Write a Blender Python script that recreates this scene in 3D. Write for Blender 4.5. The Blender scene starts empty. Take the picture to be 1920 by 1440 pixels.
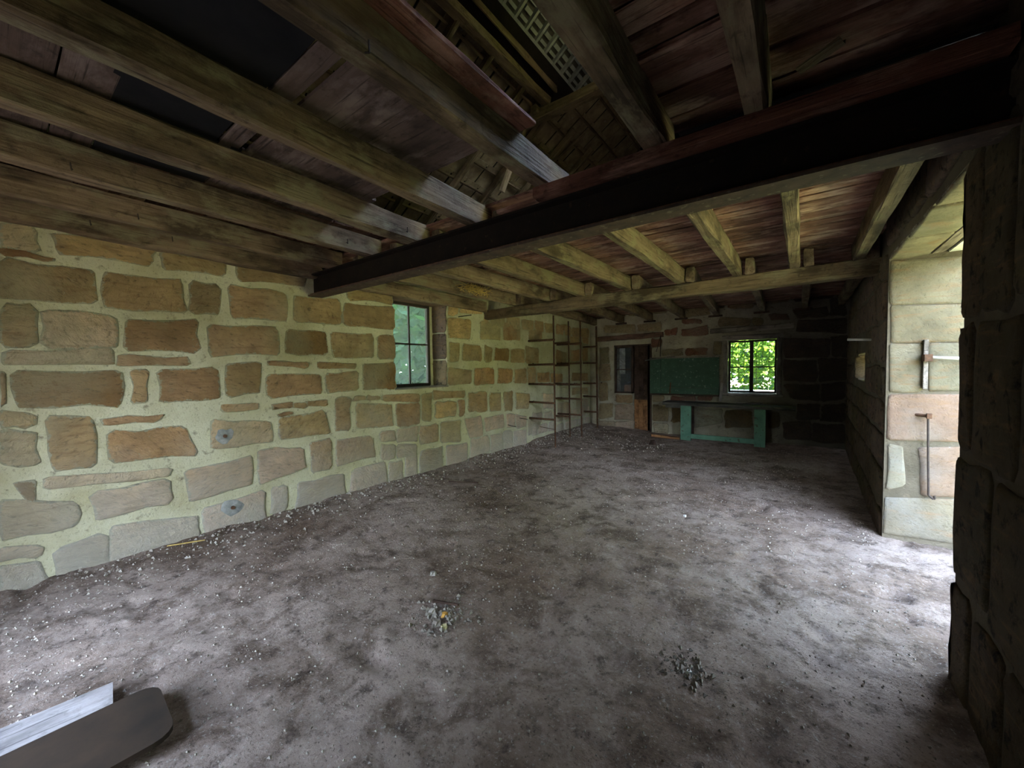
import bpy, math, random
from mathutils import Vector, Matrix, noise
random.seed(7)
R = random.Random(11)
S = bpy.context.scene
COL = S.collection

# ------------------------------------------------------------------ camera, sky, sun, exposure
cam_d = bpy.data.cameras.new('camera')
cam = bpy.data.objects.new('camera', cam_d)
COL.objects.link(cam)
S.camera = cam
cam_d.sensor_width = 36.0
cam_d.lens = 729.49 / 1920 * 36.0
cam_d.clip_start = 0.05
yaw, pit, rol = math.radians(36.5363), math.radians(2.3588), math.radians(-0.7558)
fw = Vector((-math.sin(yaw) * math.cos(pit), math.cos(yaw) * math.cos(pit), -math.sin(pit)))
rt = Vector((math.cos(yaw), math.sin(yaw), 0))
up = rt.cross(fw)
rt2 = rt * math.cos(rol) + up * math.sin(rol)
up2 = up * math.cos(rol) - rt * math.sin(rol)
mw = Matrix((rt2, up2, -fw)).transposed().to_4x4()
mw.translation = Vector((0, 0, 1.6))
cam.matrix_world = mw

w = bpy.data.worlds.new('sky')
S.world = w
w.use_nodes = True
wn = w.node_tree
for n in list(wn.nodes):
    wn.nodes.remove(n)
wo = wn.nodes.new('ShaderNodeOutputWorld')
bg = wn.nodes.new('ShaderNodeBackground')
tc = wn.nodes.new('ShaderNodeTexCoord')
sx = wn.nodes.new('ShaderNodeSeparateXYZ')
rp = wn.nodes.new('ShaderNodeValToRGB')
wn.links.new(tc.outputs['Generated'], sx.inputs[0])
wn.links.new(sx.outputs['Z'], rp.inputs[0])
wn.links.new(rp.outputs[0], bg.inputs[0])
wn.links.new(bg.outputs[0], wo.inputs[0])
rp.color_ramp.elements[0].color = (0.80, 0.90, 1.0, 1)
rp.color_ramp.elements[1].color = (0.42, 0.62, 1.0, 1)
bg.inputs[1].default_value = 1.9

sun_d = bpy.data.lights.new('sun', 'SUN')
sun_d.energy = 12.0
sun_d.angle = 0.01
sun_d.color = (1.0, 0.93, 0.78)
sun = bpy.data.objects.new('sun', sun_d)
COL.objects.link(sun)
sun.rotation_euler = Vector((0.58, 0.20, -0.78)).to_track_quat('-Z', 'Y').to_euler()
sun.location = (-10, 6, 18)

def portal(name, loc, rot, sx_, sy_):
    d = bpy.data.lights.new(name, 'AREA')
    d.shape = 'RECTANGLE'
    d.size, d.size_y = sx_, sy_
    d.cycles.is_portal = True
    o = bpy.data.objects.new(name, d)
    COL.objects.link(o)
    o.location = loc
    o.rotation_euler = rot
H = math.pi / 2
portal('sky_portal_side_door', (1.24, 3.9, 1.25), (0, H, 0), 2.6, 2.1)
portal('sky_portal_near_door', (-2.55, -1.5, 1.25), (H, 0, 0), 1.9, 2.5)

S.view_settings.view_transform = 'Standard'
S.view_settings.look = 'None'
S.view_settings.gamma = 1.0
S.view_settings.use_curve_mapping = False
S.view_settings.exposure = 4.35
S.cycles.max_bounces = 10
S.cycles.diffuse_bounces = 8
S.cycles.sample_clamp_indirect = 8.0

# ------------------------------------------------------------------ node helpers
class NT:
    def __init__(s, name):
        s.m = bpy.data.materials.new(name)
        s.m.use_nodes = True
        s.t = s.m.node_tree
        s.b = s.t.nodes['Principled BSDF']
        s.out = s.t.nodes['Material Output']
        s.b.inputs['Roughness'].default_value = 0.9
        s.b.inputs['Specular IOR Level'].default_value = 0.2
    def n(s, typ, **kw):
        k = s.t.nodes.new('ShaderNode' + typ)
        for a, v in kw.items():
            if a.startswith('i_'):
                k.inputs[a[2:].replace('_', ' ')].default_value = v
            else:
                setattr(k, a, v)
        return k
    def l(s, a, b):
        s.t.links.new(a, b)
    def coord(s, kind='Object', scale=(1, 1, 1), rot=(0, 0, 0), rand=False):
        t = s.n('TexCoord')
        m = s.n('Mapping')
        m.inputs['Scale'].default_value = scale
        m.inputs['Rotation'].default_value = rot
        if kind == 'World':
            g = s.n('NewGeometry')
            s.l(g.outputs['Position'], m.inputs[0])
        else:
            s.l(t.outputs[kind], m.inputs[0])
        if rand:
            oi = s.n('ObjectInfo')
            mu = s.n('Math', operation='MULTIPLY')
            mu.inputs[1].default_value = 57.0
            s.l(oi.outputs['Random'], mu.inputs[0])
            cx = s.n('CombineXYZ')
            for i in range(3):
                s.l(mu.outputs[0], cx.inputs[i])
            s.l(cx.outputs[0], m.inputs['Location'])
        return m.outputs[0]
    def noise(s, co, scale, detail=4, rough=0.55, dist=0.0):
        k = s.n('TexNoise')
        k.inputs['Scale'].default_value = scale
        k.inputs['Detail'].default_value = detail
        k.inputs['Roughness'].default_value = rough
        k.inputs['Distortion'].default_value = dist
        s.l(co, k.inputs['Vector'])
        return k.outputs['Fac']
    def ramp(s, fac, stops):
        k = s.n('ValToRGB')
        e = k.color_ramp.elements
        while len(e) > 1:
            e.remove(e[-1])
        for i, (p, c) in enumerate(stops):
            if not isinstance(c, tuple):
                c = (c, c, c)
            el = e[0] if i == 0 else e.new(p)
            el.position = p
            el.color = (*c, 1)
        s.l(fac, k.inputs[0])
        return k.outputs[0]
    def mix(s, fac, a, b, mode='MIX'):
        k = s.n('MixRGB', blend_type=mode)
        for v, i in ((fac, 0), (a, 1), (b, 2)):
            if hasattr(v, 'is_output'):
                s.l(v, k.inputs[i])
            elif i == 0:
                k.inputs[0].default_value = v
            else:
                k.inputs[i].default_value = (*v, 1)
        return k.outputs[0]
    def math(s, op, a, b=0.0, clamp=False):
        k = s.n('Math', operation=op, use_clamp=clamp)
        for v, i in ((a, 0), (b, 1)):
            if hasattr(v, 'is_output'):
                s.l(v, k.inputs[i])
            else:
                k.inputs[i].default_value = v
        return k.outputs[0]
    def bump(s, h, dist=0.01, strength=1.0, prev=None):
        k = s.n('Bump')
        k.inputs['Distance'].default_value = dist
        k.inputs['Strength'].default_value = strength
        s.l(h, k.inputs['Height'])
        if prev:
            s.l(prev, k.inputs['Normal'])
        s.l(k.outputs[0], s.b.inputs['Normal'])
        return k.outputs[0]
    def col(s, c):
        if hasattr(c, 'is_output'):
            s.l(c, s.b.inputs['Base Color'])
        else:
            s.b.inputs['Base Color'].default_value = (*c, 1)

def mortar_nodes(k, c1, c2, soot=None):
    co = k.coord('World')
    n1 = k.noise(co, 2.2, 5, 0.6)
    c = k.mix(k.ramp(n1, [(0.35, 0.0), (0.65, 1.0)]), c1, c2)
    n2 = k.noise(co, 14, 5, 0.65)
    c = k.mix(k.ramp(n2, [(0.30, 0.75), (0.42, 0.0)]), c, (0.16, 0.13, 0.09))
    n3 = k.noise(co, 60, 3, 0.6)
    c = k.mix(k.ramp(n3, [(0.30, 0.6), (0.40, 0.0)]), c, (0.10, 0.09, 0.07))
    return co, c, n2

def soot_fac(k, axis_val, lo, hi):
    r = k.n('MapRange')
    r.inputs[1].default_value = lo
    r.inputs[2].default_value = hi
    k.l(axis_val, r.inputs[0])
    return r.outputs[0]

def make_mortar(name, c1, c2, soot=None):
    k = NT(name)
    co, c, n2 = mortar_nodes(k, c1, c2)
    if soot:
        c = apply_soot(k, c, soot)
    k.col(c)
    h = k.noise(co, 30, 6, 0.7)
    k.bump(h, 0.03, 0.7)
    return k.m

def apply_soot(k, c, soot):
    # smoke-blackened masonry: fades in along one axis of the wall
    axis, lo, hi, amount = soot
    g = k.n('NewGeometry')
    sp = k.n('SeparateXYZ')
    k.l(g.outputs['Position'], sp.inputs[0])
    n = k.noise(k.coord('World'), 1.7, 4, 0.6)
    v = k.math('ADD', sp.outputs[axis], k.math('MULTIPLY', k.math('SUBTRACT', n, 0.5), 1.6))
    f = k.math('MULTIPLY', soot_fac(k, v, lo, hi), amount)
    return k.mix(f, c, (0.040, 0.032, 0.028))

def make_stone(name, m1, m2, soot=None, smear=0.5, chisel=1.0, foot_pale=0.0, sc=(15, 15, 40), pits=0.0):
    k = NT(name)
    oi = k.n('ObjectInfo')
    co = k.coord('Object', rand=True)
    n1 = k.noise(co, 5, 6, 0.65)
    c = k.mix(k.ramp(n1, [(0.3, 0.0), (0.7, 1.0)]), k.mix(1.0, oi.outputs['Color'], (0.72, 0.70, 0.66), 'MULTIPLY'),
              k.mix(1.0, oi.outputs['Color'], (1.22, 1.20, 1.15), 'MULTIPLY'))
    # mineral beds inside the sandstone
    cb = k.coord('Object', scale=(1.5, 1.5, 9), rand=True)
    n2 = k.noise(cb, 3, 5, 0.6, 0.6)
    c = k.mix(k.ramp(n2, [(0.52, 0.0), (0.68, 0.5)]), c, (0.30, 0.17, 0.08))
    # tool marks: short strokes whose angle differs from stone to stone
    t = k.n('TexCoord')
    vr = k.n('VectorRotate', rotation_type='EULER_XYZ')
    ang = k.math('MULTIPLY', k.math('SUBTRACT', oi.outputs['Random'], 0.5), 2.6)
    cx = k.n('CombineXYZ')
    k.l(ang, cx.inputs[0])
    k.l(ang, cx.inputs[1])
    k.l(cx.outputs[0], vr.inputs['Rotation'])
    k.l(t.outputs['Object'], vr.inputs['Vector'])
    mp = k.n('Mapping')
    mp.inputs['Scale'].default_value = sc
    k.l(vr.outputs[0], mp.inputs[0])
    n3 = k.noise(mp.outputs[0], 1.0, 6, 0.70, 0.3)
    c = k.mix(k.ramp(n3, [(0.31, 0.7 * chisel), (0.45, 0.0)]), c, (0.07, 0.055, 0.035))
    if pits:
        n6 = k.noise(k.coord('Object', rand=True), 11, 6, 0.7, 0.4)
        c = k.mix(k.ramp(n6, [(0.36, pits), (0.46, 0.0)]), c, (0.018, 0.015, 0.012))
        c = k.mix(k.ramp(n6, [(0.56, 0.0), (0.70, pits * 0.6)]), c, (0.14, 0.125, 0.085))
    # mortar smeared over the arrises
    mco, mc, mn = mortar_nodes(k, m1, m2)
    at = k.n('Attribute', attribute_name='edge')
    nz = k.noise(k.coord('World'), 21, 9, 0.78)
    lim = k.math('SUBTRACT', k.math('ADD', at.outputs['Fac'], k.math('MULTIPLY', k.math('SUBTRACT', nz, 0.5), 2.6)), smear)
    ms = k.ramp(lim, [(-0.02, 1.0), (0.12, 0.0)])
    nb = k.noise(k.coord('World'), 1.1, 5, 0.6)
    ms2 = k.ramp(nb, [(0.50, 0.0), (0.66, 0.55)])
    c = k.mix(k.math('MAXIMUM', ms, ms2), c, mc)
    crack = k.math('MULTIPLY', k.ramp(at.outputs['Fac'], [(0.16, 1.0), (0.30, 0.0)]), k.ramp(k.noise(k.coord('World'), 6, 5, 0.7), [(0.48, 0.0), (0.56, 0.75)]))
    c = k.mix(crack, c, (0.055, 0.042, 0.028))
    if foot_pale:  # paler towards the foot of the wall, broken up by noise
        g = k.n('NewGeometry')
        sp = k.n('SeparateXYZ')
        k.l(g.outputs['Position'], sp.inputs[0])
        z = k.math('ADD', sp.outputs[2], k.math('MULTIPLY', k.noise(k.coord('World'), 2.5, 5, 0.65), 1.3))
        f = k.math('MULTIPLY', k.ramp(k.math('MULTIPLY', z, 0.5), [(0.30, 1.0), (0.85, 0.0)]), foot_pale)
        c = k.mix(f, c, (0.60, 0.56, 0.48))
    if soot:
        c = apply_soot(k, c, soot)
    k.col(c)
    b1 = k.bump(k.noise(k.coord('Object', rand=True), 26, 8, 0.78), 0.035, 0.8)
    k.bump(n3, 0.05, 1.0 * chisel, b1)
    return k.m

def make_wood(name, dark, light, stain=None, grain=1.0, rough=0.85, knots=True):
    # every timber is modelled along its own local Y
    k = NT(name)
    co = k.coord('Object', scale=(26, 1.6, 26), rand=True)
    n1 = k.noise(co, 1.0, 6, 0.62, 0.5)
    c = k.mix(k.ramp(n1, [(0.3, 0.0), (0.7, 1.0)]), dark, light)
    cl = k.coord('Object', scale=(3, 1.3, 3), rand=True)
    n2 = k.noise(cl, 1.2, 5, 0.6)
    c = k.mix(k.ramp(n2, [(0.36, 0.85), (0.55, 0.0)]), c, tuple(v * 0.35 for v in dark))
    n5 = k.noise(k.coord('Object', scale=(6, 5, 6), rand=True), 2.3, 6, 0.7)
    c = k.mix(k.ramp(n5, [(0.30, 0.7), (0.45, 0.0)]), c, tuple(v * 0.3 for v in dark))
    if stain:
        n3 = k.noise(cl, 2.1, 5, 0.65)
        c = k.mix(k.ramp(n3, [(0.50, 0.0), (0.64, 0.9)]), c, stain)
    co2 = k.coord('Object', scale=(70, 2.5, 70), rand=True)
    n4 = k.noise(co2, 1.0, 3, 0.5)
    c = k.mix(k.ramp(n4, [(0.30, 0.75), (0.40, 0.0)]), c, tuple(v * 0.25 for v in dark))
    oi = k.n('ObjectInfo')
    c = k.mix(1.0, c, oi.outputs['Color'], 'MULTIPLY')
    k.col(c)
    k.b.inputs['Roughness'].default_value = rough
    b = k.bump(n1, 0.018, 0.7 * grain)
    b = k.bump(n5, 0.012, 0.6 * grain, b)
    k.bump(n4, 0.006, 0.8 * grain, b)
    return k.m

def make_plain(name, c, c2=None, scale=12, rough=0.7, metal=0.0, bump=0.004, spot=None, thr=0.55):
    k = NT(name)
    co = k.coord('Object', rand=True)
    n = k.noise(co, scale, 6, 0.65)
    cc = k.mix(k.ramp(n, [(0.35, 0.0), (0.65, 1.0)]), c, c2 or tuple(v * 0.6 for v in c))
    if spot:
        n2 = k.noise(co, scale * 2.3, 4, 0.6)
        cc = k.mix(k.ramp(n2, [(thr, 0.0), (thr + 0.06, 1.0)]), cc, spot)
    k.col(cc)
    k.b.inputs['Roughness'].default_value = rough
    k.b.inputs['Metallic'].default_value = metal
    k.bump(n, bump, 0.7)
    return k.m

MORT1, MORT2 = (0.55, 0.53, 0.385), (0.42, 0.385, 0.245)
M = {}
M['mortar'] = make_mortar('lime_mortar', MORT1, MORT2)
M['stone'] = make_stone('sandstone', MORT1, MORT2, smear=0.46, foot_pale=0.75)
BK1, BK2 = (0.46, 0.41, 0.31), (0.28, 0.24, 0.18)
BS = (0, -2.0, 0.2, 0.78)
M['mortar_back'] = make_mortar('sooty_mortar', BK1, BK2, BS)
M['stone_back'] = make_stone('sooty_sandstone', BK1, BK2, BS, smear=0.42)
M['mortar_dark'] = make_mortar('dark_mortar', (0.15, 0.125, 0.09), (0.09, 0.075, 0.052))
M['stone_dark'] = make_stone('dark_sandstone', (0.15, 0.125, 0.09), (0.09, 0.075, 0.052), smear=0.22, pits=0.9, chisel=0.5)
M['stone_jamb'] = make_stone('dressed_sandstone', (0.40, 0.37, 0.31), (0.30, 0.29, 0.27), smear=0.02, chisel=0.6, sc=(34, 34, 60))
M['mortar_grey'] = make_mortar('grey_mortar', (0.22, 0.22, 0.22), (0.14, 0.14, 0.145))
M['joist'] = make_wood('old_joist_wood', (0.115, 0.078, 0.05), (0.25, 0.18, 0.12), stain=(0.20, 0.17, 0.11))
M['joist_pale'] = make_wood('pale_joist_wood', (0.095, 0.066, 0.040), (0.19, 0.14, 0.088), stain=(0.155, 0.135, 0.075))
M['beam'] = make_wood('beam_wood', (0.09, 0.062, 0.036), (0.18, 0.13, 0.075), stain=(0.16, 0.135, 0.08))
M['plank'] = make_wood('red_brown_plank', (0.15, 0.07, 0.05), (0.33, 0.17, 0.12), stain=(0.40, 0.26, 0.20))
M['panel'] = make_wood('ceiling_board', (0.10, 0.068, 0.056), (0.16, 0.112, 0.095), stain=(0.22, 0.165, 0.145), grain=0.4)
M['tar'] = make_plain('tarred_board', (0.008, 0.008, 0.010), (0.014, 0.013, 0.015), 5, 0.9)
M['rafter'] = make_wood('rafter_wood', (0.24, 0.165, 0.09), (0.42, 0.31, 0.17))
M['lintel'] = make_wood('lintel_wood', (0.13, 0.10, 0.08), (0.27, 0.22, 0.17))
M['redlintel'] = make_wood('brown_lintel_wood', (0.10, 0.055, 0.04), (0.19, 0.11, 0.08))
M['steel'] = make_plain('rusty_steel', (0.014, 0.009, 0.0065), (0.008, 0.006, 0.005), 9, 0.85, 0.0, 0.004, (0.03, 0.018, 0.011), 0.64)
M['flange'] = make_plain('flange_steel', (0.10, 0.07, 0.05), (0.05, 0.036, 0.03), 9, 0.8, 0.0, 0.004, (0.14, 0.12, 0.08), 0.60)
M['rust'] = make_plain('rust', (0.13, 0.065, 0.035), (0.055, 0.032, 0.022), 25, 0.85)
M['iron'] = make_plain('dark_iron', (0.05, 0.035, 0.03), (0.025, 0.02, 0.018), 30, 0.7)
M['tile'] = make_plain('clay_tile', (0.46, 0.36, 0.20), (0.26, 0.19, 0.11), 7, 0.9, 0, 0.006, (0.50, 0.46, 0.33), 0.66)
M['ribtile'] = make_plain('ribbed_tile', (0.44, 0.45, 0.37), (0.32, 0.33, 0.26), 8, 0.85)
M['tilebed'] = make_plain('tile_bed', (0.13, 0.125, 0.09), (0.08, 0.075, 0.055), 8, 0.9)
M['felt'] = make_plain('roof_felt', (0.02, 0.016, 0.012), (0.03, 0.024, 0.018), 6, 0.95)
M['green'] = make_plain('green_paint', (0.14, 0.28, 0.20), (0.09, 0.20, 0.145), 6, 0.6, 0, 0.003, (0.08, 0.09, 0.06), 0.60)
M['greenboard'] = make_plain('worn_green_paint', (0.065, 0.125, 0.085), (0.045, 0.09, 0.06), 7, 0.7, 0, 0.004, (0.22, 0.28, 0.22), 0.60)
M['benchtop'] = make_wood('bench_top_wood', (0.06, 0.055, 0.05), (0.15, 0.14, 0.12))
M['darkwood'] = make_wood('dark_door_wood', (0.05, 0.03, 0.022), (0.10, 0.06, 0.045))
M['rustwood'] = make_wood('rust_stained_wood', (0.22, 0.10, 0.045), (0.40, 0.20, 0.09))
M['greywood'] = make_wood('weathered_frame_wood', (0.17, 0.145, 0.125), (0.32, 0.28, 0.24))
M['palewood'] = make_wood('pale_plank_wood', (0.26, 0.23, 0.21), (0.38, 0.345, 0.32), grain=0.5)
M['boarddark'] = make_plain('dark_board', (0.042, 0.027, 0.018), (0.020, 0.015, 0.012), 4, 0.6, 0, 0.002, (0.30, 0.27, 0.2), 0.72)
M['white'] = make_plain('white_plastic', (0.7, 0.7, 0.68), (0.6, 0.6, 0.58), 10, 0.4)
M['whitewash'] = make_plain('pale_render', (0.62, 0.60, 0.56), (0.5, 0.48, 0.44), 8)
M['brick'] = make_plain('orange_brick', (0.40, 0.18, 0.10), (0.30, 0.14, 0.08), 10)
M['rubble'] = make_plain('dark_rubble', (0.32, 0.28, 0.24), (0.14, 0.12, 0.10), 3, 0.85)
M['cement'] = make_plain('grey_cement', (0.30, 0.30, 0.285), (0.14, 0.145, 0.14), 16)
M['chip'] = make_plain('pale_stone_chip', (0.55, 0.47, 0.25), (0.42, 0.36, 0.2), 20)
M['ochre'] = make_plain('ochre_chip', (0.55, 0.30, 0.06), (0.4, 0.2, 0.05), 20)
M['straw'] = make_plain('straw', (0.55, 0.38, 0.12), None, 20)
M['gravel'] = make_plain('gravel', (0.40, 0.36, 0.31), (0.18, 0.145, 0.12), 3, 0.85)

k = NT('earth_floor')
co = k.coord('World')
n1 = k.noise(co, 0.6, 6, 0.62)
c = k.mix(k.ramp(n1, [(0.36, 0.0), (0.60, 1.0)]), (0.21, 0.140, 0.100), (0.47, 0.365, 0.310))
n2 = k.noise(co, 2.6, 8, 0.70, 0.4)
c = k.mix(k.ramp(n2, [(0.38, 0.85), (0.52, 0.0)]), c, (0.115, 0.075, 0.052))
n5 = k.noise(co, 9, 8, 0.72)
c = k.mix(k.ramp(n5, [(0.34, 0.85), (0.47, 0.0)]), c, (0.07, 0.05, 0.04))
c = k.mix(k.ramp(n5, [(0.56, 0.0), (0.70, 0.6)]), c, (0.52, 0.43, 0.375))
n3 = k.noise(co, 55, 5, 0.75)
c = k.mix(k.ramp(n3, [(0.58, 0.0), (0.68, 0.9)]), c, (0.55, 0.50, 0.46))
c = k.mix(k.ramp(n3, [(0.32, 0.9), (0.43, 0.0)]), c, (0.045, 0.033, 0.027))
k.col(c)
b = k.bump(n2, 0.10, 0.7)
b = k.bump(n5, 0.08, 0.9, b)
k.bump(n3, 0.03, 1.0, b)
M['earth'] = k.m
k = NT('bounce_cut_ground')
k.col((0.06, 0.052, 0.042))
M['bounce_cut'] = k.m

k = NT('grass_ground')
co = k.coord('World')
n1 = k.noise(co, 0.5, 5, 0.6)
c = k.mix(k.ramp(n1, [(0.35, 0.0), (0.65, 1.0)]), (0.21, 0.225, 0.085), (0.30, 0.29, 0.13))
k.col(c)
k.bump(k.noise(co, 20, 5, 0.7), 0.08, 0.8)
M['grass'] = k.m

def leafmat(name, c, c2):
    k = NT(name)
    n = k.noise(k.coord('World'), 3.0, 4, 0.7)
    cc = k.mix(k.ramp(n, [(0.35, 0.0), (0.65, 1.0)]), c, c2)
    k.col(cc)
    tr = k.n('BsdfTranslucent')
    k.l(k.mix(1.0, cc, (1.3, 1.5, 0.6), 'MULTIPLY'), tr.inputs[0])
    mx = k.n('MixShader')
    mx.inputs[0].default_value = 0.45
    k.l(k.b.outputs[0], mx.inputs[1])
    k.l(tr.outputs[0], mx.inputs[2])
    k.l(mx.outputs[0], k.out.inputs[0])
    return k.m
M['leaf'] = leafmat('leaf', (0.035, 0.085, 0.011), (0.085, 0.15, 0.022))
M['leaf_tree'] = leafmat('tree_leaf', (0.08, 0.12, 0.025), (0.16, 0.20, 0.05))
M['leaf_dark'] = leafmat('fern_leaf', (0.018, 0.05, 0.022), (0.036, 0.085, 0.04))

def glassmat(name, dirt, amount, streak):
    k = NT(name)
    k.b.inputs['Base Color'].default_value = (*dirt, 1)
    k.b.inputs['Roughness'].default_value = 0.25
    k.b.inputs['Specular IOR Level'].default_value = 0.5
    tp = k.n('BsdfTransparent')
    tl = k.n('BsdfTranslucent')
    tl.inputs[0].default_value = (*dirt, 1)
    m1 = k.n('MixShader')
    m1.inputs[0].default_value = 0.55
    k.l(k.b.outputs[0], m1.inputs[1])
    k.l(tl.outputs[0], m1.inputs[2])
    n = k.noise(k.coord('World', rot=(0.6, 0.2, 0.3)), streak, 5, 0.65, 1.5)
    f = k.ramp(n, [(0.35, amount * 0.5), (0.62, amount), (0.72, min(1, amount * 2.4))])
    mx = k.n('MixShader')
    k.l(f, mx.inputs[0])
    k.l(tp.outputs[0], mx.inputs[1])
    k.l(m1.outputs[0], mx.inputs[2])
    k.l(mx.outputs[0], k.out.inputs[0])
    return k.m
M['glass_dusty'] = glassmat('dusty_glass', (0.17, 0.23, 0.20), 0.30, 3.0)
M['glass_clear'] = glassmat('window_glass', (0.4, 0.45, 0.4), 0.04, 4.0)
M['glass_door'] = glassmat('grimy_glass', (0.35, 0.38, 0.38), 0.35, 5.0)

# ------------------------------------------------------------------ mesh helpers
def mesh_obj(name, V, F, mat, parent=None, loc=None, smooth=False, color=None):
    me = bpy.data.meshes.new(name)
    me.from_pydata([tuple(v) for v in V], [], F)
    if smooth:
        me.polygons.foreach_set('use_smooth', [True] * len(F))
    me.update()
    if mat:
        me.materials.append(M[mat] if isinstance(mat, str) else mat)
    o = bpy.data.objects.new(name, me)
    COL.objects.link(o)
    if loc is not None:
        o.location = loc
    if parent:
        o.parent = parent
    if color:
        o.color = (*color, 1)
    return o

def empty(name, loc=(0, 0, 0), rz=0.0):
    o = bpy.data.objects.new(name, None)
    o.empty_display_size = 0.1
    COL.objects.link(o)
    o.location = loc
    o.rotation_euler = (0, 0, rz)
    return o

def tag(o, label, cat, group=None):
    o['label'] = label
    o['category'] = cat
    if group:
        o['group'] = group
    return o

def struct(o):
    o['kind'] = 'structure'
    return o

class MB:
    def __init__(s):
        s.V, s.F = [], []
    def add(s, V, F):
        n = len(s.V)
        s.V += [Vector(v) for v in V]
        s.F += [tuple(i + n for i in f) for f in F]
    def box(s, a, b):
        (x0, y0, z0), (x1, y1, z1) = a, b
        s.add([(x0, y0, z0), (x1, y0, z0), (x1, y1, z0), (x0, y1, z0), (x0, y0, z1), (x1, y0, z1), (x1, y1, z1), (x0, y1, z1)],
              [(0, 3, 2, 1), (4, 5, 6, 7), (0, 1, 5, 4), (1, 2, 6, 5), (2, 3, 7, 6), (3, 0, 4, 7)])
    def tube(s, p, q, r, n=8):
        p, q = Vector(p), Vector(q)
        d = (q - p).normalized()
        a = d.orthogonal().normalized()
        b = d.cross(a)
        V = []
        for c in (p, q):
            for i in range(n):
                t = 2 * math.pi * i / n
                V.append(c + a * (r * math.cos(t)) + b * (r * math.sin(t)))
        F = [(i, (i + 1) % n, n + (i + 1) % n, n + i) for i in range(n)]
        F += [tuple(range(n))[::-1], tuple(range(n, 2 * n))]
        s.add(V, F)
    def build(s, name, mat, parent=None, smooth=False, color=None, center=True):
        loc = Vector((0, 0, 0))
        V = s.V
        if center:
            xs = [v.x for v in V]; ys = [v.y for v in V]; zs = [v.z for v in V]
            loc = Vector(((min(xs) + max(xs)) / 2, (min(ys) + max(ys)) / 2, (min(zs) + max(zs)) / 2))
            V = [v - loc for v in V]
        if parent:
            loc = loc - parent_loc(parent)
        return mesh_obj(name, V, s.F, mat, parent, loc, smooth, color)

def parent_loc(p):
    l = Vector(p.location)
    while p.parent:
        p = p.parent
        l = l + Vector(p.location)
    return l

def box(name, a, b, mat, parent=None, color=None):
    m = MB()
    m.box(a, b)
    return m.build(name, mat, parent, color=color)

def timber(name, p0, p1, wd, ht, mat, parent=None, rings=None, wob=0.006, ch=0.012, color=None, roll=0.0, seed=None):
    """hewn timber from p0 to p1 (centre line), wd wide, ht high, along local Y, with worn arrises"""
    p0, p1 = Vector(p0), Vector(p1)
    d = p1 - p0
    L = d.length
    y = d.normalized()
    x = y.cross(Vector((0, 0, 1)))
    x = Vector((1, 0, 0)) if x.length < 1e-4 else x.normalized()
    z = x.cross(y)
    if roll:
        x, z = x * math.cos(roll) + z * math.sin(roll), z * math.cos(roll) - x * math.sin(roll)
    rg = rings or max(2, min(16, int(L / 0.3) + 2))
    sd = R.random() * 100 if seed is None else seed
    V, F = [], []
    a, b = wd / 2, ht / 2
    c = min(ch, a * 0.5, b * 0.5)
    prof = [(-a + c, -b), (a - c, -b), (a, -b + c), (a, b - c), (a - c, b), (-a + c, b), (-a, b - c), (-a, -b + c)]
    for i in range(rg):
        t = i / (rg - 1)
        yy = -L / 2 + L * t
        for j, (u, v) in enumerate(prof):
            q = Vector((sd + j * 1.7, yy * 2.2, sd * 0.3))
            f = noise.noise(q) * wob * 2
            g = noise.noise(q + Vector((9, 3, 7))) * wob * 2
            V.append((u + f, yy + (noise.noise(q * 3) * wob if i in (0, rg - 1) else 0), v + g))
    for i in range(rg - 1):
        for j in range(8):
            k2 = (j + 1) % 8
            F.append((i * 8 + j, (i + 1) * 8 + j, (i + 1) * 8 + k2, i * 8 + k2))
    F.append(tuple(range(8)))
    F.append(tuple(range((rg - 1) * 8, rg * 8))[::-1])
    mid = (p0 + p1) / 2
    o = mesh_obj(name, V, F, mat, None, None, False, color)
    m4 = Matrix((x, y, z)).transposed().to_4x4()
    m4.translation = mid - (parent_loc(parent) if parent else Vector((0, 0, 0)))
    o.matrix_local = m4
    if parent:
        o.parent = parent
        o.matrix_local = m4
    return o

def rods(name, pts, r, mat, parent=None, n=8):
    m = MB()
    for p, q in zip(pts[:-1], pts[1:]):
        m.tube(p, q, r, n)
    return m.build(name, mat, parent, smooth=False)

PAL = {'p': (0.47, 0.42, 0.32), 'y': (0.40, 0.325, 0.19), 't': (0.36, 0.28, 0.17), 'o': (0.32, 0.27, 0.17), 'd': (0.23, 0.155, 0.08),
       'b': (0.28, 0.205, 0.12), 'r': (0.36, 0.25, 0.145), 'k': (0.46, 0.37, 0.28), 'm': (0.27, 0.13, 0.09), 's': (0.17, 0.12, 0.095),
       'j': (0.235, 0.205, 0.145), 'c': (0.27, 0.19, 0.14), 'x': (0.13, 0.10, 0.066)}

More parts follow.
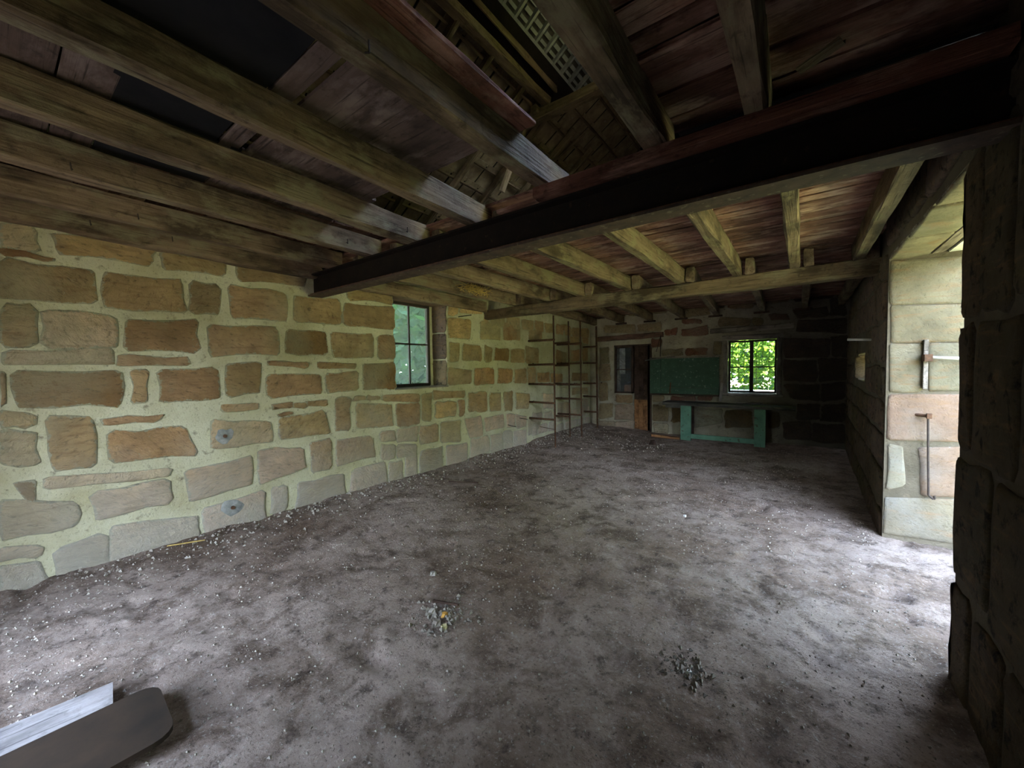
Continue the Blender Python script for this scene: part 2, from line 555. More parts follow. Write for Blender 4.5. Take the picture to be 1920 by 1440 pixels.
def stone(parent, quad, O, U, N, col, mat, proud=0.014, rough=0.007, base=-0.012, name='stone', rnd=0.05, grow=0.0):
    """one squared stone: quad = four (u, v) corners on a wall plane, set proud of the mortar bed"""
    c = PAL[col]
    j = (0.88 + 0.24 * R.random()) * (1.22 if mat == 'stone' else 1.0)
    wt = (1.22, 1.08, 0.98) if mat == 'stone' else (1, 1, 1)
    c = tuple(max(0, v * t * j * (0.96 + 0.08 * R.random())) for v, t in zip(c, wt))
    q = [Vector((u, v)) for u, v in quad]
    cen = sum(q, Vector((0, 0))) / 4
    q = [p + (p - cen).normalized() * grow for p in q]
    P = []
    for i in range(4):
        a, b = q[i], q[(i + 1) % 4]
        L = (b - a).length
        cut = min(rnd, L * 0.28) * (0.35 + 0.65 * R.random())
        cut2 = min(rnd, L * 0.28) * (0.35 + 0.65 * R.random())
        d = (b - a) / max(L, 1e-6)
        nr = Vector((-d.y, d.x))
        n = 2 if L < 0.16 else 3 if L < 0.4 else 4
        for kk in range(n):
            t = cut + (L - cut - cut2) * kk / (n - 1)
            P.append(a + d * t + nr * (R.random() - 0.5) * rough * 2)
    n = len(P)
    V, E = [], []
    inset = [(0, base, 0.0), (0.010, proud * 0.6, 0.35), (0.035, proud, 0.85)]
    for ins, dep, e in inset:
        for p in P:
            dv = cen - p
            L = dv.length
            pp = p + dv * min(0.42, ins / max(L, 1e-4))
            dd = dep + ((R.random() - 0.5) * proud * 0.7 if e > 0.5 else 0)
            V.append(Vector((pp.x - cen.x, pp.y - cen.y, dd)))
            E.append(e)
    V.append(Vector((0, 0, proud * (0.9 + 0.5 * R.random()))))
    E.append(1.0)
    F = []
    for r in range(2):
        for i in range(n):
            k2 = (i + 1) % n
            F.append((r * n + i, r * n + k2, (r + 1) * n + k2, (r + 1) * n + i))
    for i in range(n):
        F.append((2 * n + i, 2 * n + (i + 1) % n, 3 * n))
    O, U, N = Vector(O), Vector(U), Vector(N)
    W = Vector((0, 0, 1)) if abs(N.z) < 0.5 else N.cross(U)
    if U.cross(W).dot(N) < 0:
        F = [f[::-1] for f in F]
    W3 = [U * v.x + W * v.y + N * v.z for v in V]
    loc = O + U * cen.x + W * cen.y
    o = mesh_obj(name, W3, F, mat, parent, loc - parent_loc(parent), True, c)
    at = o.data.attributes.new('edge', 'FLOAT', 'POINT')
    at.data.foreach_set('value', E)
    return o

def course_fill(parent, O, U, N, u0, u1, v0, v1, mat, cols, avoid=(), hs=(0.24, 0.36), ws=(0.3, 0.7), gap=0.03, proud=0.014, clip=True, seed=1, rough=0.007):
    rr = random.Random(seed)
    v = v0
    while v < v1 - 0.08:
        h = min(rr.uniform(*hs), v1 - v)
        if v1 - v - h < 0.12:
            h = v1 - v
        u = u0 - rr.random() * 0.2
        while u < u1 - 0.06:
            wd = rr.uniform(*ws)
            if u1 - u - wd < 0.15:
                wd = u1 - u
            a, b = max(u, u0) + gap / 2, min(u + wd, u1) - gap / 2
            c, d = v + gap / 2, v + h - gap / 2
            ok = b - a > 0.06 and not any(a < x1 and b > x0 and c < y1 and d > y0 for x0, x1, y0, y1 in avoid)
            if ok:
                jt = lambda: (rr.random() - 0.5) * 0.025
                stone(parent, [(a + jt(), d + jt()), (b + jt(), d + jt()), (b + jt(), c + jt()), (a + jt(), c + jt())], O, U, N,
                      rr.choice(cols), mat, proud, rough)
            u += wd
        v += h

def grid_wall(m, axis, const, u0, u1, v0, v1, holes, th):
    """solid wall with rectangular holes; axis 'x' = plane x const running in y, 'y' = plane y const running in x"""
    us = sorted({u0, u1} | {h[0] for h in holes} | {h[1] for h in holes})
    vs = sorted({v0, v1} | {h[2] for h in holes} | {h[3] for h in holes})
    for a, b in zip(us[:-1], us[1:]):
        for c, d in zip(vs[:-1], vs[1:]):
            mu, mv = (a + b) / 2, (c + d) / 2
            if any(h[0] < mu < h[1] and h[2] < mv < h[3] for h in holes):
                continue
            x0, x1 = sorted((const, const + th))
            if axis == 'x':
                m.box((x0, a, c), (x1, b, d))
            else:
                m.box((a, x0, c), (b, x1, d))
LEFT_STONES = [
('p',0.104,2.704,0.275,2.702,0.270,2.530,0.097,2.532),
('y',0.367,2.699,0.930,2.706,0.924,2.554,0.360,2.530),
('y',0.995,2.702,1.479,2.681,1.465,2.546,0.992,2.534),
('o',1.557,2.687,2.255,2.699,2.252,2.587,1.580,2.534),
('d',0.097,2.524,0.332,2.500,0.331,2.467,0.094,2.463),
('o',0.093,2.440,0.552,2.436,0.547,2.168,0.081,2.145),
('t',0.612,2.434,1.130,2.452,1.130,2.160,0.603,2.135),
('o',1.181,2.456,1.412,2.453,1.407,2.184,1.178,2.155),
('t',1.490,2.482,2.037,2.482,2.038,2.167,1.496,2.161),
('y',2.116,2.452,2.680,2.484,2.684,2.165,2.112,2.155),
('t',2.729,2.450,3.424,2.485,3.415,2.178,2.726,2.154),
('y',2.771,2.637,3.440,2.711,3.434,2.524,2.781,2.497),
('o',0.080,2.110,0.238,2.106,0.232,1.825,0.068,1.810),
('p',0.277,2.102,0.677,2.081,0.676,1.825,0.264,1.802),
('b',0.738,2.064,1.216,2.098,1.221,1.793,0.727,1.804),
('t',1.299,2.070,1.934,2.075,1.940,1.782,1.296,1.759),
('d',2.029,2.071,2.482,2.064,2.485,1.779,2.013,1.789),
('o',2.556,2.076,3.138,2.071,3.128,1.762,2.552,1.761),
('t',3.213,2.076,3.420,2.073,3.411,1.758,3.203,1.763),
('p',0.078,1.784,0.637,1.801,0.632,1.662,0.073,1.664),
('t',0.684,1.766,1.150,1.731,1.148,1.670,0.679,1.648),
('r',1.825,1.721,2.270,1.688,2.237,1.631,1.838,1.652),
('t',2.365,1.707,2.874,1.689,2.872,1.626,2.362,1.618),
('r',0.060,1.618,0.078,1.610,0.069,1.377,0.050,1.371),
('d',0.129,1.624,0.688,1.630,0.670,1.326,0.126,1.360),
('y',0.744,1.620,0.860,1.609,0.843,1.349,0.739,1.334),
('b',0.925,1.623,1.356,1.633,1.362,1.331,0.924,1.319),
('b',1.442,1.686,1.747,1.704,1.729,1.362,1.444,1.352),
('t',1.809,1.554,2.399,1.559,2.410,1.314,1.816,1.304),
('t',2.472,1.564,2.885,1.571,2.878,1.341,2.470,1.323),
('d',2.966,1.682,3.418,1.705,3.415,1.327,2.970,1.329),
('t',0.568,1.232,0.957,1.223,0.918,1.160,0.574,1.156),
('t',1.387,1.281,1.721,1.271,1.713,1.191,1.384,1.201),
('t',1.851,1.249,2.063,1.250,2.060,1.177,1.848,1.167),
('t',2.086,1.242,2.211,1.238,2.209,1.170,2.089,1.168),
('t',2.230,1.250,2.454,1.246,2.465,1.160,2.234,1.174),
('t',2.837,1.266,2.976,1.257,2.974,1.194,2.835,1.197),
('b',3.015,1.255,3.195,1.236,3.193,1.184,3.013,1.191),
('t',3.264,1.261,3.893,1.230,3.900,1.108,3.261,1.157),
('o',3.944,1.227,4.159,1.214,4.125,0.796,3.943,0.817),
('t',4.182,1.255,4.898,1.233,4.895,1.104,4.178,1.111),
('y',0.048,1.332,0.198,1.293,0.194,1.205,0.044,1.224),
('p',0.043,1.201,0.208,1.166,0.216,0.916,0.032,0.946),
('y',0.261,1.262,0.513,1.234,0.506,0.833,0.266,0.855),
('r',0.594,1.104,1.086,1.089,1.172,0.800,0.600,0.854),
('k',1.294,1.126,1.828,1.052,1.841,0.814,1.305,0.838),
('b',1.912,1.131,2.059,1.140,2.052,1.098,1.921,1.082),
('t',1.921,1.070,2.423,1.111,2.494,0.827,1.919,0.850),
('o',2.570,1.264,2.777,1.263,2.764,0.837,2.549,0.846),
('t',2.856,1.154,3.409,1.108,3.399,0.789,2.846,0.826),
('t',3.481,1.117,3.899,1.091,3.900,0.765,3.471,0.772),
('y',4.222,1.083,4.673,1.057,4.679,0.804,4.214,0.811),
('r',4.724,1.062,4.907,1.067,4.887,0.819,4.755,0.769),
('t',4.991,1.182,5.479,1.173,5.470,0.798,4.982,0.837),
('t',5.570,1.138,5.908,1.128,5.900,0.777,5.562,0.789),
('t',5.993,1.134,6.291,1.127,6.282,0.751,6.001,0.767),
('y',6.381,1.100,6.904,1.024,6.857,0.730,6.411,0.771),
('p',0.230,0.810,0.968,0.720,0.965,0.646,0.241,0.703),
('p',0.475,0.633,0.964,0.621,0.971,0.401,0.489,0.384),
('b',0.098,0.809,0.190,0.798,0.179,0.650,0.134,0.659),
('k',1.079,0.686,1.640,0.705,1.614,0.397,1.106,0.356),
('k',1.703,0.762,2.163,0.712,2.172,0.446,1.684,0.385),
('t',2.250,0.735,2.498,0.747,2.493,0.396,2.250,0.384),
('b',2.559,0.717,3.071,0.708,3.119,0.422,2.562,0.408),
('k',3.197,0.756,3.451,0.729,3.447,0.576,3.192,0.601),
('k',3.479,0.733,3.848,0.747,3.851,0.519,3.473,0.548),
('t',3.888,0.726,4.257,0.721,4.272,0.444,3.891,0.447),
('o',4.315,0.740,4.766,0.722,4.770,0.364,4.329,0.409),
('k',4.871,0.728,5.318,0.726,5.369,0.386,4.997,0.366),
('k',5.407,0.696,5.982,0.695,5.993,0.432,5.416,0.439),
('k',6.068,0.697,6.353,0.668,6.348,0.407,6.062,0.423),
('k',6.371,0.655,6.773,0.579,6.749,0.378,6.421,0.354),
('o',6.812,0.507,7.319,0.449,7.293,0.260,6.825,0.139),
('p',0.022,0.702,0.392,0.555,0.391,0.381,0.010,0.392),
('p',0.008,0.357,0.209,0.289,0.195,0.211,0.003,0.237),
('p',0.002,0.213,0.186,0.177,0.235,-0.050,-0.009,-0.063),
('p',0.268,0.241,0.536,0.264,0.542,-0.057,0.276,-0.044),
('p',0.573,0.320,1.155,0.228,1.154,-0.008,0.553,-0.025),
('k',1.206,0.264,1.738,0.308,1.752,-0.032,1.208,-0.017),
('p',1.801,0.303,1.973,0.319,1.963,0.034,1.797,0.019),
('o',2.101,0.306,2.658,0.285,2.669,-0.021,2.066,-0.010),
('k',2.784,0.312,3.269,0.311,3.285,-0.025,2.729,-0.010),
('k',3.208,0.554,3.436,0.531,3.430,0.324,3.201,0.355),
('k',3.472,0.517,3.830,0.474,3.825,0.304,3.467,0.333),
('t',3.321,0.285,3.567,0.258,3.558,-0.039,3.311,-0.032),
('k',3.617,0.327,3.835,0.310,3.825,-0.039,3.605,-0.067),
('b',3.898,0.356,4.350,0.335,4.339,-0.047,3.887,-0.029),
('k',4.433,0.348,4.941,0.309,4.932,-0.046,4.423,-0.030),
('k',5.024,0.352,5.520,0.354,5.544,0.040,5.015,0.022),
('k',5.567,0.348,5.923,0.337,5.932,-0.010,5.575,0.034),
('k',5.975,0.361,6.237,0.335,6.266,0.006,5.967,0.026),
('k',6.291,0.317,6.748,0.298,6.761,-0.022,6.284,0.003),
('y',4.545,2.678,4.767,2.670,4.763,2.509,4.527,2.468),
('y',4.806,2.675,5.412,2.719,5.409,2.594,4.802,2.531),
('y',4.539,2.443,5.079,2.467,5.070,2.122,4.530,2.112),
('y',5.333,2.471,5.923,2.474,5.915,2.136,5.324,2.136),
('b',6.007,2.502,6.579,2.442,6.573,2.168,5.999,2.140),
('o',4.540,2.051,4.789,2.036,4.780,1.720,4.543,1.719),
('b',4.879,2.021,5.350,1.993,5.344,1.732,4.871,1.729),
('d',5.732,1.986,6.185,1.991,6.179,1.738,5.726,1.735),
('o',5.440,2.025,5.669,1.984,5.631,1.724,5.432,1.723),
('o',6.255,1.972,6.723,1.987,6.717,1.697,6.249,1.696),
('o',4.516,1.613,5.069,1.581,5.063,1.337,4.508,1.333),
('r',5.154,1.608,5.691,1.604,5.700,1.302,5.146,1.306),
('r',5.820,1.603,6.282,1.578,6.276,1.300,5.813,1.297),
('t',6.355,1.577,6.774,1.596,6.788,1.280,6.349,1.286),
('t',6.834,1.595,7.145,1.604,7.139,1.278,6.828,1.278),
('r',7.207,1.487,7.728,1.490,7.724,1.256,7.203,1.276),
('r',7.776,1.464,8.329,1.454,8.325,1.233,7.796,1.253),
('o',6.891,2.410,7.401,2.446,7.397,2.221,6.886,2.172),
('o',6.764,2.066,7.283,2.015,7.276,1.698,6.757,1.697),
('b',8.030,2.014,8.551,1.950,8.547,1.713,8.025,1.712),
('r',8.747,2.035,9.246,2.064,9.242,1.757,8.742,1.741),
('b',9.401,2.082,9.755,2.108,9.751,1.761,9.397,1.758),
('b',8.065,2.619,8.562,2.659,8.560,2.502,8.062,2.468),
('t',8.723,2.367,9.220,2.395,9.217,2.160,8.720,2.167),
('t',9.405,2.378,9.759,2.412,9.756,2.209,9.466,2.240),
('t',8.783,2.557,9.762,2.642,9.760,2.498,8.780,2.410),
('t',8.823,1.444,9.747,1.441,9.745,1.223,8.820,1.242),
('o',8.818,1.079,9.743,1.034,9.741,0.860,8.815,0.903),
('t',8.084,0.758,8.699,0.722,8.695,0.480,8.080,0.515),
('o',9.048,0.778,9.739,0.743,9.735,0.407,9.043,0.446),
('p',7.419,1.015,7.888,0.987,7.882,0.649,7.435,0.677),
]
BACK_STONES = [
('t',-4.234,2.694,-3.399,2.659,-3.399,2.456,-4.205,2.493),
('t',-3.331,2.654,-2.753,2.675,-2.778,2.468,-3.303,2.490),
('m',-2.664,2.486,-2.369,2.517,-2.417,2.329,-2.651,2.343),
('m',-2.284,2.460,-1.720,2.507,-1.730,2.288,-2.260,2.307),
('m',-2.262,2.698,-1.856,2.676,-1.855,2.578,-2.237,2.596),
('o',-2.726,1.995,-2.259,2.016,-2.258,1.838,-2.725,1.852),
('m',-2.175,2.012,-1.739,2.019,-1.738,1.860,-2.186,1.836),
('m',-2.984,2.270,-2.752,2.271,-2.751,2.075,-2.983,2.058),
('t',-2.215,2.958,-1.701,2.967,-1.678,2.758,-2.191,2.743),
('o',-4.374,2.102,-4.101,2.090,-4.102,1.707,-4.345,1.683),
('t',-4.391,1.669,-4.072,1.678,-4.059,1.238,-4.393,1.220),
('t',-4.378,1.163,-4.134,1.166,-4.135,0.693,-4.380,0.683),
('t',-4.380,0.581,-4.001,0.612,-4.002,0.256,-4.382,0.202),
('k',-4.382,0.129,-3.972,0.157,-3.973,-0.157,-4.383,-0.135),
('r',-3.912,0.857,-3.469,0.871,-3.469,0.650,-3.912,0.673),
('k',-3.927,0.602,-3.441,0.610,-3.441,0.223,-3.928,0.189),
('k',-3.928,0.132,-3.441,0.195,-3.441,-0.166,-3.929,-0.153),
('t',-2.942,0.860,-2.697,0.868,-2.697,0.723,-2.942,0.713),
('m',-2.497,0.861,-1.971,0.891,-1.970,0.778,-2.497,0.744),
('m',-1.925,0.880,-1.620,0.902,-1.620,0.792,-1.924,0.780),
('t',-2.942,0.646,-2.583,0.610,-2.582,0.255,-2.941,0.230),
('p',-2.941,0.176,-2.582,0.163,-2.581,-0.100,-2.901,-0.156),
('d',-2.496,0.614,-2.062,0.635,-2.061,0.280,-2.495,0.222),
('p',-1.992,0.575,-1.422,0.605,-1.419,0.313,-1.978,0.134),
('d',-1.346,0.573,-0.832,0.601,-0.828,0.250,-1.343,0.185),
('d',-0.540,0.560,-0.333,0.572,-0.330,0.290,-0.536,0.251),
('s',-0.283,1.680,0.261,1.668,0.267,1.252,-0.259,1.247),
('s',0.302,1.699,0.731,1.689,0.730,1.277,0.309,1.252),
('s',-0.289,2.135,0.453,2.094,0.458,1.748,-0.265,1.747),
('s',0.492,2.144,0.723,2.130,0.730,1.730,0.499,1.736),
('s',-0.052,2.501,0.702,2.479,0.707,2.172,-0.049,2.263),
('s',-0.152,2.717,0.410,2.713,0.413,2.546,-0.035,2.532),
('m',-0.564,2.668,-0.214,2.635,-0.194,2.513,-0.469,2.525),
('r',-1.345,2.988,-0.847,2.934,-0.845,2.831,-1.240,2.848),
('s',-0.258,1.191,0.310,1.199,0.315,0.868,-0.137,0.894),
('s',0.343,1.199,0.723,1.225,0.704,0.924,0.348,0.847),
('s',-0.037,0.788,0.307,0.803,0.312,0.492,-0.033,0.468),
('s',0.349,0.783,0.714,0.821,0.704,0.477,0.354,0.452),
('s',-0.257,0.386,0.186,0.418,0.191,0.059,-0.253,0.049),
('s',0.229,0.389,0.705,0.414,0.703,0.037,0.234,0.031),
('t',-1.481,2.669,-0.883,2.617,-0.901,2.446,-1.469,2.488),
('t',-0.833,2.601,-0.668,2.587,-0.666,2.439,-0.832,2.452),
('t',-1.596,2.146,-1.445,2.139,-1.442,1.850,-1.594,1.855),
('s',0.448,2.875,0.687,2.889,0.693,2.541,0.454,2.542),
]
JAMB_STONES = [
('j',0.650,2.531,1.171,2.481,1.180,2.092,0.657,2.134),
('j',0.658,2.120,1.181,2.079,1.188,1.772,0.664,1.784),
('j',0.661,1.769,0.866,1.765,0.875,1.348,0.662,1.333),
('j',0.906,1.763,1.188,1.758,1.198,1.360,0.915,1.349),
('c',0.663,1.303,1.199,1.329,1.208,0.928,0.660,0.891),
('j',0.665,0.842,0.767,0.833,0.788,0.482,0.662,0.421),
('c',0.863,0.834,1.209,0.882,1.219,0.446,0.892,0.413),
('j',0.660,0.350,1.220,0.424,1.229,0.035,0.652,0.003),
]
# ------------------------------------------------------------------ the setting: floor, ground, walls
XL, XR, YB, YN = -4.65, 0.64, 9.9, -0.9

def floor_z(x, y):
    z = 0.0 if y < 3 else -0.1 * min(1, (y - 3) / 6.2)
    z += 0.018 * noise.noise(Vector((x * 0.9, y * 0.9, 0))) + 0.012 * noise.noise(Vector((x * 2.6, y * 2.6, 5)))
    z += 0.009 * noise.noise(Vector((x * 7, y * 7, 9)))
    dl = max(0.0, 1 - (x - XL) / 0.45)
    z += dl * dl * (0.03 + 0.05 * max(0, min(1, (y - 4) / 3))) * (1 + 0.8 * noise.noise(Vector((0, y * 2, 3))))
    if y > 6.6 and x < -3:
        z += 0.07 * min(1, (y - 6.6) / 1.5) * min(1, (-3 - x) / 0.8)
    if y > 9.0:
        z += 0.04 * (y - 9.0)
    d = math.hypot(x + 1.77, y - 1.68)
    if d < 0.3:
        z += 0.02 * (1 - d / 0.3)
    return z

def axis(a, b, fine0, fine1, st, coarse):
    v, out = a, []
    while v < b:
        out.append(v)
        v += st if fine0 <= v < fine1 else coarse
    out.append(b)
    return out
xs = axis(-4.9, 1.32, -4.9, 1.32, 0.033, 0.05)
ys = axis(YN - 0.6, 5.2, -0.1, 3.6, 0.028, 0.06)[:-1] + axis(5.2, 10.1, 20, 21, 1, 0.12)
V, F = [], []
for y in ys:
    for x in xs:
        z = floor_z(x, y)
        if -0.3 < y < 5.5:
            q = Vector((x * 15, y * 15, 1))
            z += 0.010 * noise.noise(q) + 0.006 * noise.noise(q * 2.1)
            pit = noise.noise(Vector((x * 4.5, y * 4.5, 33)))
            if pit > 0.28:
                z -= 0.09 * (pit - 0.28)
        V.append((x, y, z))
nx = len(xs)
for i in range(len(ys) - 1):
    for j in range(nx - 1):
        F.append((i * nx + j, i * nx + j + 1, (i + 1) * nx + j + 1, (i + 1) * nx + j))
floor = struct(mesh_obj('floor', V, F, 'earth', None, None, True))

# ground outside, lit by the sun
V, F = [], []
gx = [-45, -25, -14, -9, -7, -6, -5.2, -4.9, 1.3, 1.6, 2.2, 3, 5, 8, 14, 25, 45]
gy = [-45, -25, -12, -6, -3.5, -1.45, 10.05, 11, 12, 14, 20, 30, 45]
for y in gy:
    for x in gx:
        V.append((x, y, -0.04 - 0.006 * max(0, min(y, 10))))
for i in range(len(gy) - 1):
    for j in range(len(gx) - 1):
        if gx[j] >= -4.95 and gx[j + 1] <= 1.31 and gy[i] >= -1.5 and gy[i + 1] <= 10.06:
            continue
        F.append((i * len(gx) + j, i * len(gx) + j + 1, (i + 1) * len(gx) + j + 1, (i + 1) * len(gx) + j))
gob = struct(mesh_obj('ground_outside', V, F, 'grass'))
gob.data.materials.append(M['bounce_cut'])
for p in gob.data.polygons:
    if p.center.y < -1.3 and p.center.y > -20 and abs(p.center.x) < 20:
        p.material_index = 1      # unseen ground, made dark to cut light bounced in at the near doorway

WIN1 = (3.46, 4.50, 1.32, 2.66)
m = MB()
grid_wall(m, 'x', XL, YN - 0.6, YB + 0.6, -0.3, 3.5, [WIN1], -0.40)
grid_wall(m, 'x', XL - 0.40, YN - 0.6, YB + 0.6, -0.3, 3.5, [(3.2, 5.1, 1.2, 2.8)], -0.2)
wall_left = struct(m.build('wall_left', 'mortar'))
WIN2 = (-1.37, -0.33, 0.95, 2.25)
DOOR1 = (-3.97, -2.98, -0.3, 2.16)
m = MB()
grid_wall(m, 'y', YB, XL - 0.6, 1.4, -0.3, 3.5, [WIN2, DOOR1], 0.5)
m.add([(-5.25, 9.9, 3.5), (-2.0, 9.9, 5.6), (1.3, 9.9, 3.6), (-5.25, 10.4, 3.5), (-2.0, 10.4, 5.6), (1.3, 10.4, 3.6)],
      [(0, 2, 1), (3, 4, 5), (0, 1, 4, 3), (1, 2, 5, 4), (2, 0, 3, 5)])
wall_back = struct(m.build('wall_back', 'mortar_back'))
SLIT = (6.85, 7.85, 1.36, 1.74)
m = MB()
m.box((XR, YN - 0.6, -0.3), (XR + 0.6, 2.85, 3.6))
m.box((XR, 2.85, 2.56), (XR + 0.6, 4.95, 3.6))
# the wall beyond the doorway turns out a little towards the back
for (y0, y1, z0, z1) in [(4.95, 6.85, -0.3, 3.6), (6.85, 7.85, -0.3, 1.36), (6.85, 7.85, 1.74, 3.6), (7.85, 10.4, -0.3, 3.6)]:
    f = lambda y: XR + (y - 4.95) * 0.022
    m.add([(f(y0), y0, z0), (1.3, y0, z0), (1.3, y1, z0), (f(y1), y1, z0), (f(y0), y0, z1), (1.3, y0, z1), (1.3, y1, z1), (f(y1), y1, z1)],
          [(0, 3, 2, 1), (4, 5, 6, 7), (0, 1, 5, 4), (1, 2, 6, 5), (2, 3, 7, 6), (3, 0, 4, 7)])
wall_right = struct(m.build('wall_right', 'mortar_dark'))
m = MB()
grid_wall(m, 'y', YN, -5.25, 1.24, -0.3, 3.5, [(-3.5, -1.6, -0.3, 2.4)], -0.6)
m.add([(-5.25, YN, 3.5), (-2.0, YN, 5.6), (1.3, YN, 3.6), (-5.25, YN - .6, 3.5), (-2.0, YN - .6, 5.6), (1.3, YN - .6, 3.6)],
      [(0, 1, 2), (3, 5, 4), (0, 3, 4, 1), (1, 4, 5, 2), (2, 5, 3, 0)])
wall_near = struct(m.build('wall_near', 'mortar_dark'))

OL, UL, NL = (XL, 0, 0), (0, 1, 0), (1, 0, 0)
for t in LEFT_STONES:
    c, q = t[0], [3.472 if 3.40 < v < 3.47 and i % 2 == 0 and 1.3 < t[2 + i] < 2.6 else v for i, v in enumerate(t[1:])]
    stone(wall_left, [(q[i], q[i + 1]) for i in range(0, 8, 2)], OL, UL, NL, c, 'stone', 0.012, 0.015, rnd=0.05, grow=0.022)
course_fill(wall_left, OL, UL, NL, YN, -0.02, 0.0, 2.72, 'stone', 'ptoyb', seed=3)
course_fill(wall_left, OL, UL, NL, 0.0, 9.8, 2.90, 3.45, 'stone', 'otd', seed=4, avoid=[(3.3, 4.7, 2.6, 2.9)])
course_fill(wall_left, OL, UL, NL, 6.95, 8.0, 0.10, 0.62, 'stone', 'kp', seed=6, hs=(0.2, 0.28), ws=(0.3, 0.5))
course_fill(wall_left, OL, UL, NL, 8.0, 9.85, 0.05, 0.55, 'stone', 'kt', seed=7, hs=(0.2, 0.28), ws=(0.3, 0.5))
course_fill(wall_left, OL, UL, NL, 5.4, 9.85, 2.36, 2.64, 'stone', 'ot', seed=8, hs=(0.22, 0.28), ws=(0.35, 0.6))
# stones of the left window's far reveal
for (z0, z1, c) in [(1.33, 1.74, 'b'), (1.76, 2.18, 's'), (2.20, 2.66, 's')]:
    stone(wall_left, [(-5.03, z1), (-4.655, z1), (-4.655, z0), (-5.03, z0)], (0, 4.50, 0), (1, 0, 0), (0, -1, 0), c, 'stone_dark', 0.012, grow=0.01)

OB, UB, NB = (0, YB, 0), (1, 0, 0), (0, -1, 0)
for t in BACK_STONES:
    c, q = t[0], t[1:]
    stone(wall_back, [(q[i], q[i + 1]) for i in range(0, 8, 2)], OB, UB, NB, c, 'stone_back', 0.018, 0.018, grow=0.03)
course_fill(wall_back, OB, UB, NB, -4.6, 1.2, 2.86, 3.3, 'stone_back', 'tms', seed=12)

for t in JAMB_STONES:
    c, q = t[0], t[1:]
    stone(wall_right, [(min(q[i], 1.232), q[i + 1]) for i in range(0, 8, 2)], (0, 4.95, 0), (1, 0, 0), (0, -1, 0), c, 'stone_jamb', 0.012, 0.006, rnd=0.025, grow=0.014)
for z0, z1, x0, x1 in [(2.1, 2.5, 1.115, 1.235), (1.66, 2.04, 1.115, 1.235), (0.95, 1.3, 1.12, 1.235), (0.05, 0.85, 1.12, 1.235)]:
    pass
OR_, UR, NR = (XR, 0, 0), (0, 1, 0), (-1, 0, 0)
PIER = [(2.63, 2.86, 1.82, 2.55), (2.30, 2.60, 1.80, 2.54), (1.6, 2.27, 1.85, 2.5), (2.68, 2.86, 1.18, 1.77), (2.2, 2.65, 1.16, 1.76),
        (1.5, 2.16, 1.2, 1.8), (2.42, 2.86, 0.55, 1.13), (1.9, 2.38, 0.5, 1.12), (1.3, 1.86, 0.6, 1.15), (2.62, 2.87, -0.02, 0.5), (2.25, 2.58, -0.02, 0.47),
        (1.7, 2.21, -0.02, 0.45), (2.45, 2.86, 2.6, 3.1), (1.8, 2.41, 2.6, 3.1)]
for y0, y1, z0, z1 in PIER:
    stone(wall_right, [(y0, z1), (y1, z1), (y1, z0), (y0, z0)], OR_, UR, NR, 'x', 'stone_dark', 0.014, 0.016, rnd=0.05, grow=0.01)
# dressed corner stones that give the doorway's near arris its uneven line
for z0, z1 in [(-0.02, 0.52), (0.55, 1.14), (1.18, 1.78), (1.82, 2.53)]:
    stone(wall_right, [(XR - 0.012, z1), (XR + 0.5, z1), (XR + 0.5, z0), (XR - 0.012, z0)], (0, 2.835, 0), (1, 0, 0), (0, 1, 0), 'x', 'stone_dark', 0.02, 0.012, rnd=0.05)
d = Vector((0.022, 1, 0)).normalized()
nn = Vector((-1, 0.022, 0)).normalized()
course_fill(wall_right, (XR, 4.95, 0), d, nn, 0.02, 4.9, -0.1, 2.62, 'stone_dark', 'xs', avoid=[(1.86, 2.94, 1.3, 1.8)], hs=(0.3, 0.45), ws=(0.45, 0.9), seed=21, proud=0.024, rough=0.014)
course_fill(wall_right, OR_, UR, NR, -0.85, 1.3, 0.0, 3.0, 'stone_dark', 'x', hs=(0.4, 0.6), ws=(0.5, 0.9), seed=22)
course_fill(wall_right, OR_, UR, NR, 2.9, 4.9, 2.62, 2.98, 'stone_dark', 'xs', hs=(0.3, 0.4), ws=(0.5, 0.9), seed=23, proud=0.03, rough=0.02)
stone(wall_right, [(0.66, 1.72), (1.28, 1.72), (1.28, 1.38), (0.66, 1.38)], (0, 7.85, 0), (1, 0, 0), (0, -1, 0), 'd', 'stone_dark', 0.01)
# stone soffit of the side doorway, then the timber lintel and its boarding on the outer half
for v0, v1 in [(-5.0, -4.25), (-4.22, -3.5), (-3.47, -2.7)]:
    stone(wall_right, [(XR, v1), (XR + 0.26, v1), (XR + 0.26, v0), (XR, v0)], (0, 0, 2.555), (1, 0, 0), (0, 0, -1), 'j', 'stone_jamb', 0.014, 0.006, rnd=0.02)
timber('lintel_timber', (0.95, 2.6, 2.60), (0.95, 5.15, 2.60), 0.09, 0.10, 'lintel', wall_right)
box('lintel_board', (1.01, 2.6, 2.545), (1.25, 5.15, 2.575), 'whitewash', wall_right)

# ------------------------------------------------------------------ ceiling: boards over the joists
ceiling = struct(empty('ceiling', (0, 0, 2.97)))
TOP = 2.97
def lay(name, x0, x1, y0, y1, z, th, mat, col=None, wob=0.003):
    return timber(name, (x0, (y0 + y1) / 2, z + th / 2), (x1, (y0 + y1) / 2, z + th / 2), (y1 - y0), th, mat, ceiling, rings=6, wob=wob, ch=0.004, color=col)
